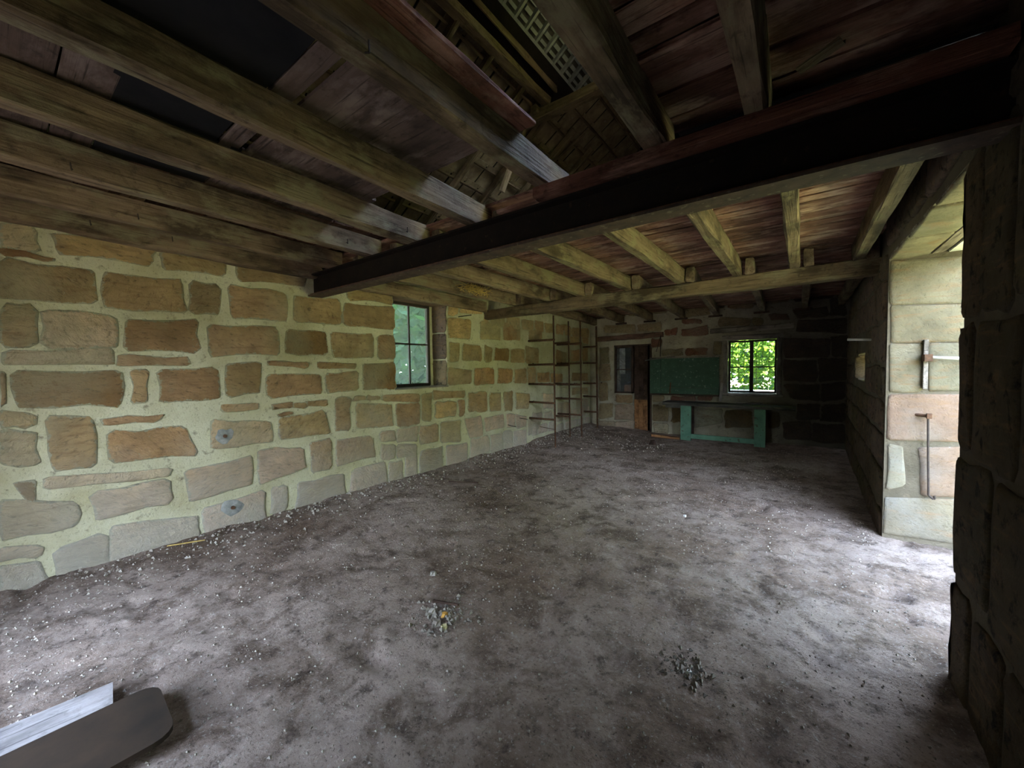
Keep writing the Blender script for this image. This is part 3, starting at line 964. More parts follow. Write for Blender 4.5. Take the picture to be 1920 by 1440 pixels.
# near bay, left of the open strip: pale boards, a tarred board, more pale boards
g = lambda v: (v, v, v)
for y0, y1, x0, x1, mt, v in [
        (1.02, 1.91, -2.80, -1.36, 'panel', 1.0), (0.88, 0.985, -2.85, -1.36, 'panel', 0.85),
        (0.40, 0.87, -2.80, -2.09, 'tar', 1), (0.44, 0.99, -3.5, -2.80, 'tar', 1), (0.06, 0.87, -2.09, -1.36, 'tar', 1),
        (0.25, 0.43, -2.80, -2.09, 'panel', 0.8), (0.06, 0.24, -2.80, -2.09, 'panel', 0.75), (-0.15, 0.05, -2.80, -1.36, 'panel', 0.8),
        (0.27, 0.43, -3.5, -2.80, 'panel', 0.7), (0.05, 0.26, -3.5, -2.80, 'panel', 0.75), (-0.4, 0.04, -3.5, -2.80, 'panel', 0.7),
        (1.0, 1.95, -3.5, -2.80, 'panel', 0.9)]:
    lay('board', x0, x1, y0, y1, TOP + R.random() * 0.004, 0.018, mt, g(v))
y = -0.45
while y > YN - 0.1:
    lay('plank', -4.6, -1.3, y - 0.28, y - 0.005, TOP, 0.022, 'plank', g(0.6))
    y -= 0.285
y = -0.4
while y < 2.6:
    wdt = R.uniform(0.14, 0.22)
    lay('plank', -4.62, -3.5, y, y + wdt - 0.006, TOP + R.random() * 0.006, 0.022, 'plank', g(R.uniform(0.5, 0.8)))
    y += wdt
# near bay, right: red-brown planks
seam = [-0.9, -0.7, -0.52, -0.3, -0.1, 0.1, 0.32, 0.5, 0.68, 0.86, 1.02, 1.2, 1.36, 1.51, 1.66, 1.77, 1.86, 2.10, 2.32, 2.5]
for i, (a, b) in enumerate(zip(seam[:-1], seam[1:])):
    sp = [(-0.70, 0.66)] if i % 3 else [(-0.70, -0.17), (-0.165, 0.66)]
    for x0, x1 in sp:
        lay('plank', x0 + (0.03 * R.random() if i % 2 else 0), x1, a + 0.004, b - 0.004 - R.random() * 0.008, TOP + R.random() * 0.012 - (0.02 if b == 1.86 else 0), 0.022, 'plank', g(R.uniform(0.6, 1.0)), 0.006)
# a broken, hanging piece of board close to the girder
timber('broken_board', (-0.03, 2.235, 2.925), (0.12, 2.18, 2.95), 0.05, 0.012, 'joist_pale', ceiling, rings=8, wob=0.012, ch=0.003)
# far bay: narrow red-brown planks above the joists
y = 2.42
while y < YB:
    wdt = R.uniform(0.11, 0.19)
    if y + wdt > YB:
        wdt = YB - y
    sp = [(-4.64, 0.75)] if R.random() < 0.6 else [(-4.64, R.choice([-2.0, -1.3, -0.6])), None]
    if sp[-1] is None:
        sp[-1] = (sp[0][1] + 0.006, 0.75)
    for x0, x1 in sp:
        lay('plank', x0, x1, y + 0.003, y + wdt - 0.003 - R.random() * 0.006, 2.872 + (y - 2.4) * 0.008 + R.random() * 0.008, 0.022, 'plank', g(R.uniform(0.75, 1.2)), 0.004)
    y += wdt

box('light_seal', (-4.64, 2.6, 2.965), (0.80, 9.88, 2.985), 'felt', ceiling)  # unseen slab added over the far planks to stop light leaking through
box('light_seal', (-0.62, -0.88, 3.02), (0.64, 2.62, 3.035), 'felt', ceiling)  # same added slab over the near planks, keeps roof light out
# ------------------------------------------------------------------ roof seen through the open strip of ceiling
roof = struct(empty('roof', (-2.0, 3.8, 5.45)))
zl = lambda x: 3.35 + 0.7 * (x + 5.0)
zr = lambda x: 5.45 - 0.7 * (x + 2.0)
def slab(name, pts, th, mat):
    n = (Vector(pts[1]) - Vector(pts[0])).cross(Vector(pts[2]) - Vector(pts[0])).normalized()
    if n.z < 0:
        n = -n
    m = MB()
    m.add(list(pts) + [Vector(p) + n * th for p in pts], [(0, 1, 2, 3), (7, 6, 5, 4), (0, 4, 5, 1), (1, 5, 6, 2), (2, 6, 7, 3), (3, 7, 4, 0)])
    return m.build(name, mat, roof)
def sl(x, y, off=0.0):
    return (x, y, zl(x) + off)
def sr(x, y, off=0.0):
    return (x, y, zr(x) + off)
slab('roof_slope', [sl(-5.5, -1.6, 0.10), sl(-2.0, -1.6, 0.10), sl(-2.0, 10.6, 0.10), sl(-5.5, 10.6, 0.10)], 0.05, 'felt')
HX0, HX1, HY0, HY1 = -0.92, -0.15, 2.9, 3.7          # a pane is missing in the right-hand slope
for x0, x1, y0, y1 in [(-2.0, HX0, -1.6, 10.6), (HX1, 1.6, -1.6, 10.6), (HX0, HX1, -1.6, HY0), (HX0, HX1, HY1, 10.6)]:
    slab('roof_slope', [sr(x0, y0, 0.10), sr(x1, y0, 0.10), sr(x1, y1, 0.10), sr(x0, y1, 0.10)], 0.05, 'felt')
# left slope: rafters, battens and the undersides of single clay tiles
for y in [1.2, 1.75, 2.28, 2.80, 3.32, 3.90, 4.5, 5.1, 5.7, 6.3]:
    timber('rafter', sl(-5.0, y, -0.06), sl(-2.62, y, -0.06), 0.06, 0.09, 'rafter', roof, wob=0.004)
i = 0
for kx in range(11):
    x = -4.85 + kx * 0.26
    timber('batten', sl(x, 0.6, 0.0), sl(x, 6.9, 0.0), 0.03, 0.025, 'rafter', roof, rings=4, wob=0.003, ch=0.003)
    y = 0.7 + (kx % 2) * 0.13
    while y < 6.7:
        wd = 0.24 + 0.02 * R.random()
        if kx > 2 or y > 1.5:
            o0 = 0.035 + 0.02 * R.random()
            m = MB()
            p = [sl(x - 0.02, y, o0 + 0.03), sl(x + 0.29, y, o0), sl(x + 0.29, y + wd, o0 + 0.012 * R.random()), sl(x - 0.02, y + wd, o0 + 0.03)]
            n = Vector((-0.573, 0, 0.819)) * 0.012
            m.add(p + [Vector(q) + n for q in p], [(0, 1, 2, 3), (7, 6, 5, 4), (0, 4, 5, 1), (1, 5, 6, 2), (2, 6, 7, 3), (3, 7, 4, 0)])
            m.build('tile', 'tile', roof)
            i += 1
        y += wd + 0.025
        if i > 250:
            break
timber('purlin', (-2.62, -1.0, 4.93), (-2.62, 4.35, 4.93), 0.11, 0.09, 'rafter', roof, wob=0.012)
timber('purlin_board', (-2.47, -1.0, 5.02), (-2.47, 4.33, 5.02), 0.03, 0.07, 'rafter', roof, wob=0.006)
timber('purlin_block', (-2.72, 4.2, 4.83), (-2.72, 4.4, 4.83), 0.10, 0.09, 'rafter', roof, rings=3)
slab('shade_strip', [(-2.64, 0.2, 4.985), (-2.37, 0.2, 5.11), (-2.37, 4.75, 5.11), (-2.64, 4.75, 4.985)], 0.01, 'felt')  # dark sheet standing in for the unlit roof above the purlin
timber('collar_beam', (-3.1, 4.32, 4.78), (-0.9, 4.32, 4.82), 0.14, 0.11, 'rafter', roof)
timber('brace', (-2.95, 4.34, 4.76), (-3.3, 4.28, 4.0), 0.07, 0.07, 'rafter', roof, rings=4)
timber('brace', (-3.35, 5.0, 4.5), (-3.2, 6.5, 4.62), 0.06, 0.07, 'rafter', roof, rings=4)
for x, y in [(-3.62, 2.4), (-3.4, 3.6), (-3.1, 5.2)]:
    timber('strut', (x, y, zl(x) - 0.02), (x + 0.55, y + 0.08, zl(x + 0.55) - 0.1), 0.035, 0.04, 'rafter', roof, rings=3)
# a run of ribbed interlocking tiles near the ridge
def tilted(m, u0, u1, y0, y1, w0, w1):
    # box on the left roof plane: u across the slope from x = -2.42, w measured down from the tile bed
    V = []
    for w_ in (w1, w0):
        for (u, y) in ((u0, y0), (u1, y0), (u1, y1), (u0, y1)):
            x = -2.42 + u * 0.82 + w_ * 0.57
            V.append((x, y, 5.13 + u * 0.57 - w_ * 0.82))
    m.add(V, [(0, 3, 2, 1), (4, 5, 6, 7), (0, 1, 5, 4), (1, 2, 6, 5), (2, 3, 7, 6), (3, 0, 4, 7)])
for kk in range(13):
    y0 = 2.35 + kk * 0.19
    m = MB()
    tilted(m, -0.01, 0.06, y0, y0 + 0.188, -0.01, 0.035)
    tilted(m, 0.06, 0.60, y0, y0 + 0.188, -0.02, 0.0)
    tilted(m, 0.06, 0.60, y0, y0 + 0.03, 0.0, 0.045)
    tilted(m, 0.09, 0.12, y0 + 0.05, y0 + 0.165, 0.0, 0.04)
    for q in range(5):
        tilted(m, 0.16 + q * 0.085, 0.20 + q * 0.085, y0 + 0.06, y0 + 0.165, 0.0, 0.035)
    o = m.build('ribbed_tile', 'ribtile', roof)
    o.data.materials.append(M['tilebed'])
    for p in o.data.polygons[6:12]:
        p.material_index = 1          # the darker hollow bed between the ribs

# ------------------------------------------------------------------ girder, crossbeam and joists
gird = tag(empty('steel_girder', (-2.0, 2.36, 2.47)), 'rusty dark steel I-girder spanning the room in front of the far bay', 'girder')
box('flange', (-4.85, 2.28, 2.470), (0.72, 2.44, 2.486), 'flange', gird)
box('web', (-4.85, 2.352, 2.486), (0.72, 2.368, 2.700), 'steel', gird)
box('flange', (-4.85, 2.28, 2.700), (0.72, 2.44, 2.716), 'steel', gird)
m = MB()
m.box((-4.6, 2.283, 2.486), (0.64, 2.30, 2.494))
m.build('flange_lip', 'rust', gird)
pb = timber('packing_board', (-1.43, 2.28, 2.752), (0.60, 2.28, 2.752), 0.19, 0.062, 'plank', None, wob=0.003, ch=0.004, color=(0.62, 0.52, 0.50))
tag(pb, 'long red-brown packing board lying on top of the steel girder', 'board')
pb = timber('packing_board', (-1.78, 2.31, 2.731), (-1.44, 2.31, 2.731), 0.14, 0.024, 'plank', None, rings=4, wob=0.002, ch=0.003)
tag(pb, 'short thin packing board on the girder left of the long board', 'board')
b2 = timber('crossbeam', (-4.75, 5.50, 2.575), (0.85, 5.50, 2.600), 0.13, 0.175, 'beam', None, wob=0.010, ch=0.018)
tag(b2, 'long squared timber crossbeam carrying the far joists past the girder', 'beam')

ORD = ['first', 'second', 'third', 'fourth', 'fifth', 'sixth', 'seventh', 'eighth', 'ninth']
NEAR = [(-4.60, 0.10, 2.705, 2.68, 2.40), (-4.15, 0.10, 2.77, 2.72, 2.40), (-3.46, 0.10, 2.78, 2.718, 2.42), (-2.79, 0.10, 2.785, 2.718, 2.46),
        (-2.085, 0.09, 2.785, 2.716, 2.50), (-1.375, 0.10, 2.785, 2.785, 2.50), (-0.655, 0.115, 2.785, 2.785, 2.40), (-0.185, 0.10, 2.785, 2.785, 2.40)]
DESC = ['brown wavy joist lying against the top of the left wall', 'brown joist second out from the left wall, nearer than the girder',
        'pale-edged joist third out from the left wall, split at its girder end', 'stained joist fourth from the left wall with a whitish streak',
        'grey joist with a sawn square end resting on the girder', 'thick grey joist bordering the open strip of ceiling below the roof',
        'heavy worm-eaten joist between the open strip and the red planks', 'short-looking joist under the red planks nearest the right wall']
for (x, wd, z0, z1, ye), lab in zip(NEAR, DESC):
    o = timber('ceiling_joist', (x, YN, z0 + 0.094), (x, ye, z1 + 0.094), wd, 0.188, 'joist', None, rings=14, wob=0.009 if x > -4.5 else 0.016, ch=0.012)
    tag(o, lab, 'joist', 'joists of the near bay')
FAR1 = [-4.58, -3.95, -3.28, -2.67, -1.965, -1.265, -0.63, -0.07, 0.47]
FD = ['brown far-bay joist lying along the left wall above the window', 'far-bay joist second from the left wall, over the window recess', 'far-bay joist third from the left wall, beside the straw nest',
      'mossy far-bay joist fourth from the left wall with a yellow-green end', 'far-bay joist fifth from the left wall, long clean tan face',
      'far-bay joist sixth from the left wall, seen above the bench', 'notched yellow-green far-bay joist splitting at the girder', 'straight narrow far-bay joist seen nearly end-on from below',
      'pinkish far-bay joist last before the right-hand doorway']
for i, x in enumerate(FAR1):
    o = timber('ceiling_joist', (x, 2.47, 2.764 if i else 2.73), (x, 5.52 if i else 5.4, 2.764 if i else 2.70), 0.095, 0.185, 'joist_pale' if i > 2 else 'joist', None, rings=12, wob=0.008, ch=0.011)
    tag(o, FD[i], 'joist', 'first joists of the far bay')
FAR2 = [(-3.84, -4.50), (-3.17, -3.74), (-2.56, -3.01), (-1.85, -2.27), (-1.15, -1.54), (-0.50, -0.66), (0.06, 0.06), (0.58, 0.62)]
FD2 = ['dark rear joist running behind the crossbeam to the far left corner', 'dark rear joist ending in the back wall above the iron rack side', 'dark rear joist ending in the back wall over the door',
       'dark rear joist ending in the back wall over the door lintel bracket', 'dark rear joist ending in the back wall over the green board', 'dark rear joist ending in the back wall above the bright window',
       'dark rear joist ending in the back wall right of the bright window', 'dark rear joist close against the right wall behind the crossbeam']
for i, (x0, x1) in enumerate(FAR2):
    o = timber('ceiling_joist', (x0, 5.40, 2.766), (x1, YB + 0.05, 2.82), 0.10, 0.185, 'joist', None, rings=12, wob=0.008)
    tag(o, FD2[i], 'joist', 'rear joists of the far bay')
    if 0 < i < 7:
        box('joist_pad', (x1 - 0.16, YB - 0.05, 2.695), (x1 + 0.12, YB + 0.04, 2.735), 'darkwood', wall_back)
lb = timber('loose_board', (-1.29, -0.5, 2.995), (-1.29, 1.92, 2.995), 0.12, 0.022, 'plank', None, rings=10, wob=0.004, ch=0.003, color=(1.25, 1.1, 1.1))
tag(lb, 'loose reddish board lying along the edge of the thick grey joist', 'board')

# ------------------------------------------------------------------ windows and door
def bars(parent, mat, axis_, const, us, vs, u0, u1, v0, v1, t, name='glazing_bar'):
    for u in us:
        a = (const - t, u - t, v0) if axis_ == 'x' else (u - t, const - t, v0)
        b = (const + t, u + t, v1) if axis_ == 'x' else (u + t, const + t, v1)
        box(name, a, b, mat, parent)
    for v in vs:
        a = (const - t, u0, v - t) if axis_ == 'x' else (u0, const - t, v - t)
        b = (const + t, u1, v + t) if axis_ == 'x' else (u1, const + t, v + t)
        box(name, a, b, mat, parent)

win1 = struct(empty('window_1', (-5.0, 4.0, 1.34)))
fy0, fy1, fz0, fz1 = 3.62, 4.41, 1.335, 2.66
m = MB()
for a, b in [((-5.03, fy0 - .03, fz0), (-4.97, fy0 + .02, fz1)), ((-5.03, fy1 - .035, fz0), (-4.97, fy1 + .015, fz1)), ((-5.03, fy0, fz0 - .01), (-4.97, fy1, fz0 + .035)), ((-5.03, fy0, fz1 - .06), (-4.97, fy1, fz1))]:
    m.box(a, b)
wf = m.build('window_frame', 'iron', win1)
cy, cz = 4.015, 2.00
bars(wf, 'iron', 'x', -5.0, [cy], [cz], fy0, fy1, fz0, fz1, 0.013)
for a, b in [(fy0, cy), (cy, fy1)]:
    for c, e in [(fz0 + 0.03, cz), (cz, fz1 - 0.05)]:
        box('pane', (-5.003, a + .015, c + .012), (-4.999, b - .015, e - .012), 'glass_dusty', wf)
box('window_sill', (-5.05, 3.47, 1.305), (-4.64, 4.51, 1.325), 'greywood', win1)
timber('window_lintel', (-4.88, 3.3, 2.685), (-4.88, 4.75, 2.685), 0.40, 0.09, 'redlintel', win1, rings=6)
m = MB()
m.box((-5.03, 3.40, 1.3), (-4.98, 3.60, 2.7))
m.box((-5.03, 4.424, 1.3), (-4.98, 4.55, 2.7))
m.build('window_cheek', 'mortar', win1)

win2 = struct(empty('window_2', (-0.85, 10.0, 0.95)))
timber('frame_post', (-1.35, 9.93, 0.96), (-1.35, 9.93, 2.2), 0.09, 0.14, 'greywood', win2, rings=6)
timber('frame_post', (-0.355, 9.93, 0.96), (-0.355, 9.93, 2.2), 0.09, 0.14, 'greywood', win2, rings=6)
timber('frame_head', (-1.42, 9.93, 2.20), (-0.29, 9.93, 2.20), 0.14, 0.11, 'greywood', win2, rings=6)
timber('window_sill', (-1.45, 9.93, 0.945), (-0.28, 9.93, 0.945), 0.22, 0.06, 'greywood', win2, rings=6)
wx0, wx1, wz0, wz1 = -1.30, -0.405, 0.985, 2.14
for a, b in [(wx0, -0.86), (-0.86, wx1)]:
    m = MB()
    for p, q in [((a, 9.98, wz0), (a + .035, 10.02, wz1)), ((b - .035, 9.98, wz0), (b, 10.02, wz1)), ((a, 9.98, wz0), (b, 10.02, wz0 + .04)), ((a, 9.98, wz1 - .04), (b, 10.02, wz1))]:
        m.box(p, q)
    cs_ = m.build('casement', 'iron', win2)
    box('glazing_bar', (a, 9.985, 1.545), (b, 10.015, 1.565), 'iron', cs_)
    for c, e in [(wz0 + .03, 1.545), (1.565, wz1 - .03)]:
        box('pane', (a + .03, 9.998, c), (b - .03, 10.002, e), 'glass_clear', cs_)
mesh_ = MB()
for i in range(10):
    x = -1.38 + i * 0.118
    mesh_.tube((x, 10.3, 0.9), (x, 10.3, 2.3), 0.006, 4)
for i in range(12):
    z = 0.95 + i * 0.118
    mesh_.tube((-1.4, 10.308, z), (-0.3, 10.308, z), 0.006, 4)
mesh_.build('wire_grille', 'iron', win2)
struct(timber('trim_1', (-1.66, 9.90, 2.375), (-0.12, 9.90, 2.395), 0.16, 0.105, 'greywood', None, wob=0.01))
struct(timber('trim_2', (-4.42, 9.90, 2.34), (-2.70, 9.90, 2.365), 0.16, 0.125, 'redlintel', None, wob=0.01))

door = struct(empty('door_1', (-3.47, 10.0, -0.1)))
m = MB()
dx0, dx1, dz0, dz1 = -3.95, -3.47, 0.90, 2.12
for p, q in [((dx0, 9.93, dz0), (dx0 + .04, 9.99, dz1)), ((dx1 - .04, 9.93, dz0), (dx1, 9.99, dz1)), ((dx0, 9.93, dz0), (dx1, 9.99, dz0 + .04)), ((dx0, 9.93, dz1 - .04), (dx1, 9.99, dz1))]:
    m.box(p, q)
cs_ = m.build('casement', 'darkwood', door)
box('glazing_bar', (dx0, 9.945, 1.51), (dx1, 9.975, 1.535), 'darkwood', cs_)
box('pane', (dx0 + .03, 9.958, 1.53), (dx1 - .03, 9.962, dz1 - .03), 'glass_door', cs_)
box('pane', (dx0 + .03, 9.958, dz0 + .03), (dx1 - .03, 9.962, 1.515), 'glass_door', cs_)
box('door_head', (-3.97, 9.915, 2.12), (-2.98, 10.0, 2.165), 'darkwood', door)
box('infill_wall', (-3.97, 9.905, -0.3), (-3.47, 10.3, 0.90), 'mortar_back', door)
for i in range(3):
    x0 = -3.465 + i * 0.115
    box('door_plank', (x0, 10.02 + 0.004 * i, -0.1), (x0 + 0.112, 10.05, 0.66), 'rustwood', door)
    box('door_plank', (x0, 10.03 + 0.004 * i, 0.68), (x0 + 0.112, 10.055, 2.12), 'darkwood', door)
box('door_rail', (-3.46, 10.0, 0.64), (-3.12, 10.03, 0.74), 'rustwood', door)
box('door_post', (-3.03, 9.91, -0.2), (-2.985, 10.1, 2.13), 'darkwood', door)
# the dark room behind the door
m = MB()
m.box((-4.6, 11.6, -0.3), (-2.3, 11.7, 2.8)); m.box((-4.7, 10.4, -0.3), (-4.6, 11.7, 2.8)); m.box((-2.4, 10.4, -0.3), (-2.3, 11.7, 2.8)); m.box((-4.7, 10.4, 2.7), (-2.3, 11.7, 2.8)); m.box((-4.7, 10.4, -0.35), (-2.3, 11.7, -0.3))
struct(m.build('wall_back_room', 'mortar_dark'))
bk = box('sill_block', (-3.72, 9.995, 0.94), (-3.54, 10.12, 1.12), 'brick', None)
tag(bk, 'orange block behind the lower pane of the back door window', 'brick')
pl_ = box('pale_panel', (-3.93, 10.2, 1.4), (-3.78, 10.23, 2.2), 'whitewash', None)
tag(pl_, 'pale upright panel behind the upper pane of the back door window', 'panel')

# ------------------------------------------------------------------ iron rack by the left wall
rack = tag(empty('iron_rack', (-4.2, 8.0, -0.1)), 'rusty iron storage rack of four poles and wall-fixed arms', 'rack')
POLES = [(-4.035, 6.90, 0.018), (-4.285, 8.0, 0.017), (-4.035, 8.1, 0.017), (-4.275, 9.5, 0.026)]
ARMS = [[2.16, 1.665, 1.25, 0.87, 0.53], [2.17, 1.65, 1.21, 0.87, 0.46], [2.14, 1.69, 1.20, 0.87, 0.50], [2.13, 1.70, 1.17, 0.82, 0.42]]
for (x, y, r), arms in zip(POLES, ARMS):
    m = MB()
    m.tube((x - 0.01, y, 2.655), (x + 0.015, y, floor_z(x, y) - 0.03), r, 8)
    pole = m.build('pole', 'rust', rack, True)
    for j, z in enumerate(arms):
        x0 = XL + 0.004 if j != 4 else x - 0.60
        m = MB()
        m.tube((x0, y - r - 0.008, z + 0.012 * (R.random() - 0.5)), (x + 0.03, y - r - 0.008, z), 0.023, 6)
        if j in (1, 2, 3):
            for q in range(3 if j == 2 else 1):
                xx = x0 + 0.1 + q * 0.2
                m.box((xx, y - r - 0.018, z), (xx + 0.03, y - r + 0.002, z + 0.03))
        m.build('arm', 'rust', pole, True)
m = MB(); m.tube((-4.38, 6.88, 0.36), (-4.03, 6.88, 0.33), 0.007, 6); m.build('thin_rod', 'rust', rack, True)

for (p, q, lab) in [((XL - .03, 4.78, 2.475), (XL + .26, 4.82, 2.485), 'thin iron pin sticking out of the left wall by the crossbeam end'),
                    ((XL - .03, 6.1, 0.48), (XL + .20, 6.12, 0.45), 'thin iron pin low in the left wall, nearer of two'),
                    ((XL - .03, 6.5, 0.57), (XL + .20, 6.52, 0.55), 'thin iron pin low in the left wall, closer to the rack')]:
    m = MB(); m.tube(p, q, 0.008, 6); tag(m.build('wall_pin', 'iron', None, True), lab, 'pin', 'iron pins in the left wall')

# ------------------------------------------------------------------ workbench and green board at the back wall
bench = tag(empty('workbench', (-1.3, 9.6, -0.1)), 'old green-legged workbench with a dark plank top under the back window', 'workbench')
for i in range(3):
    y0 = 9.33 + i * 0.18
    timber('top_plank', (-2.57, y0 + 0.088, 0.735), (-0.06, y0 + 0.088, 0.715), 0.174, 0.065, 'benchtop', bench, rings=8, wob=0.004, ch=0.006)
for x0, x1 in [(-2.17, -1.955), (-0.745, -0.55)]:
    box('leg', (x0, 9.35, -0.14), (x1, 9.42, 0.695), 'green', bench)
    box('leg', (x0 + 0.03, 9.76, -0.14), (x1 - 0.03, 9.83, 0.695), 'darkwood', bench)
    box('cross_rail', (x0 + 0.05, 9.42, 0.60), (x1 - 0.05, 9.76, 0.69), 'darkwood', bench)
box('stretcher', (-1.955, 9.36, -0.035), (-0.745, 9.40, 0.065), 'green', bench)
box('apron', (-2.5, 9.345, 0.64), (-2.17, 9.37, 0.70), 'benchtop', bench)

gb = tag(empty('green_board', (-2.2, 9.83, 0.9)), 'worn green-painted framed board hung on the back wall above the bench', 'board')
box('panel', (-2.74, 9.835, 1.08), (-1.47, 9.85, 1.78), 'greenboard', gb)
box('stile', (-3.0, 9.82, 0.92), (-2.745, 9.85, 1.79), 'greenboard', gb)
box('bottom_rail', (-2.742, 9.815, 0.93), (-1.465, 9.85, 1.075), 'greenboard', gb)
box('ledge', (-3.0, 9.76, 0.895), (-1.465, 9.85, 0.925), 'darkwood', gb)
box('top_edge', (-3.02, 9.80, 1.785), (-1.46, 9.85, 1.81), 'greywood', gb)
m = MB(); m.tube((-3.1, 9.76, 1.74), (-2.4, 9.79, 1.825), 0.012, 6)
tag(m.build('grey_rod', 'palewood', None, True), 'thin grey rod lying along the top of the green board', 'rod')
st = timber('wooden_stick', (-2.52, 9.785, 0.94), (-2.50, 9.79, 1.20), 0.05, 0.02, 'rustwood', None, rings=3)
tag(st, 'short brown stick standing on the ledge of the green board', 'stick')
st = timber('wooden_stick', (-1.43, 9.72, 0.79), (-1.41, 9.84, 1.20), 0.06, 0.02, 'palewood', None, rings=3)
tag(st, 'pale stick leaning at the left side of the bright window', 'stick')
st = timber('scrap_board', (-1.15, 9.72, 0.775), (-0.62, 9.80, 0.775), 0.12, 0.02, 'greywood', None, rings=3)
tag(st, 'grey scrap board lying on the bench below the window', 'board')
m = MB(); m.tube((-2.74, 9.80, 2.33), (-2.75, 9.80, 1.83), 0.010, 6); m.tube((-2.74, 9.80, 2.33), (-2.86, 9.85, 1.95), 0.007, 6); m.tube((-2.74, 9.80, 2.33), (-2.74, 9.88, 2.36), 0.010, 6)
tag(m.build('iron_hook', 'iron', None, True), 'iron hanging hook from the end of the door lintel', 'hook')

# ------------------------------------------------------------------ doorway ironwork
br = tag(empty('wall_bracket', (0.89, 4.93, 1.64)), 'rusty bracket holding a white rod on the bright door jamb', 'bracket')
box('plate', (0.872, 4.905, 1.37), (0.90, 4.94, 1.80), 'greywood', br)
box('socket', (0.865, 4.84, 1.61), (0.915, 4.94, 1.67), 'rust', br)
m = MB(); m.tube((0.89, 4.88, 1.645), (1.22, 4.88, 1.62), 0.013, 8); m.build('rod', 'white', br, True)
hk = tag(empty('hook_bar', (0.91, 4.92, 1.13)), 'long iron hook bar hanging on the bright door jamb', 'hook')
m = MB(); m.tube((0.84, 4.945, 1.135), (0.92, 4.88, 1.13), 0.014, 8); m.box((0.895, 4.865, 1.11), (0.925, 4.90, 1.155)); m.build('staple', 'rust', hk)
rods('bar', [(0.905, 4.885, 1.12), (0.915, 4.895, 0.75), (0.925, 4.90, 0.43), (0.955, 4.90, 0.40), (0.965, 4.90, 0.41), (0.96, 4.90, 0.43)], 0.008, 'iron', hk)
m = MB(); m.tube((0.68, 5.9, 1.86), (0.43, 5.9, 1.875), 0.014, 8)
tag(m.build('white_rod', 'white', None, True), 'short white plastic rod sticking out of the dark right wall', 'rod')

# ------------------------------------------------------------------ things on the floor
bd = timber('floor_plank', (-2.78, -0.70, 0.035), (-2.645, 0.30, 0.035), 0.235, 0.024, 'palewood', None, rings=8, wob=0.002, ch=0.004, color=(1.1, 1.1, 1.15))
tag(bd, 'pale square-ended plank lying on the earth beneath the dark board', 'plank')
# dark board with rounded corners lying over the pale plank
V, F = [], []
cx_, cy_ = -2.65, 0.02
d0 = Vector((0.05, 1, 0)).normalized()
d1 = Vector((-d0.y, d0.x, 0))
hw, hl, rr_ = 0.205, 0.50, 0.075
out = []
for sx_, sy_, a0 in [(1, 1, 0), (-1, 1, 90), (-1, -1, 180), (1, -1, 270)]:
    for kk in range(5):
        a = math.radians(a0 + kk * 22.5)
        out.append(((hl - rr_) * sx_ + rr_ * math.cos(a), (hw - rr_) * sy_ + rr_ * math.sin(a)))
base = Vector((-2.335, -0.07, 0))
for z in (0.060, 0.082):
    for u, v in out:
        p = base + d0 * u + d1 * v
        V.append((p.x, p.y, z))
n = len(out)
F = [tuple(range(n))[::-1], tuple(range(n, 2 * n))] + [(i, (i + 1) % n, n + (i + 1) % n, n + i) for i in range(n)]
o = mesh_obj('floor_board', V, F, 'boarddark')
tag(o, 'dark board with rounded corners lying over the pale plank', 'board')

def chunk(name, p, r, mat, lab, cat, grp=None, flat=0.7):
    V = []
    a = R.random() * 6
    for i in range(5):
        t = a + i * 1.2566
        V.append((r * math.cos(t) * R.uniform(.7, 1.1), r * math.sin(t) * R.uniform(.7, 1.1), -r * 0.3))
    for i in range(5):
        t = a + 0.4 + i * 1.2566
        V.append((r * .75 * math.cos(t) * R.uniform(.7, 1.1), r * .75 * math.sin(t) * R.uniform(.7, 1.1), r * flat * R.uniform(.7, 1.1)))
    F = [(0, 4, 3, 2, 1), (5, 6, 7, 8, 9)] + [(i, (i + 1) % 5, 5 + (i + 1) % 5, 5 + i) for i in range(5)]
    return tag(mesh_obj(name, V, F, mat, None, (p[0], p[1], floor_z(*p) + r * 0.3)), lab, cat, grp)
chunk('stone_chip', (-1.725, 1.60), 0.026, 'chip', 'pale yellow stone chip at the near edge of the rubble patch', 'stone')
chunk('stone_chip', (-1.80, 1.675), 0.026, 'ochre', 'bright ochre chip in the middle of the rubble patch', 'stone')
chunk('stone_chip', (-1.79, 1.60), 0.034, 'gravel', 'grey stone chip beside the pale yellow chip in the rubble patch', 'stone')
chunk('stone_chip', (-1.90, 1.66), 0.030, 'gravel', 'grey stone chip at the left edge of the rubble patch', 'stone')
chunk('stone_chip', (-0.44, 2.10), 0.02, 'white', 'white chip on the bare earth in front of the side doorway', 'stone')
chunk('stone_chip', (-0.98, 4.43), 0.02, 'white', 'small white lump on the pale floor in mid room', 'stone')
chunk('stone_chip', (-2.27, 2.0), 0.03, 'palewood', 'pale flake of stone left of the rubble patch', 'stone')
o = timber('straw_stalk', (-4.53, 0.90, 0.05), (-4.40, 1.14, 0.05), 0.010, 0.008, 'straw', None, rings=3, wob=0.001, ch=0.001)
tag(o, 'yellow straw stalk on the floor along the left wall', 'stalk')
o = timber('twig', (-3.95, 3.80, 0.02), (-3.55, 3.98, 0.025), 0.022, 0.018, 'darkwood', None, rings=6, wob=0.006)
tag(o, 'dark twig lying on the floor in front of the left window', 'twig')
o = timber('scrap_lath', (-1.98, 1.74, 0.03), (-1.80, 1.80, 0.035), 0.02, 0.012, 'darkwood', None, rings=4)
tag(o, 'dark lath at the back of the rubble patch', 'lath')
o = timber('floor_timber', (-2.72, 9.0, 0.02), (-2.18, 9.25, -0.04), 0.10, 0.05, 'rustwood', None, rings=5, wob=0.006)
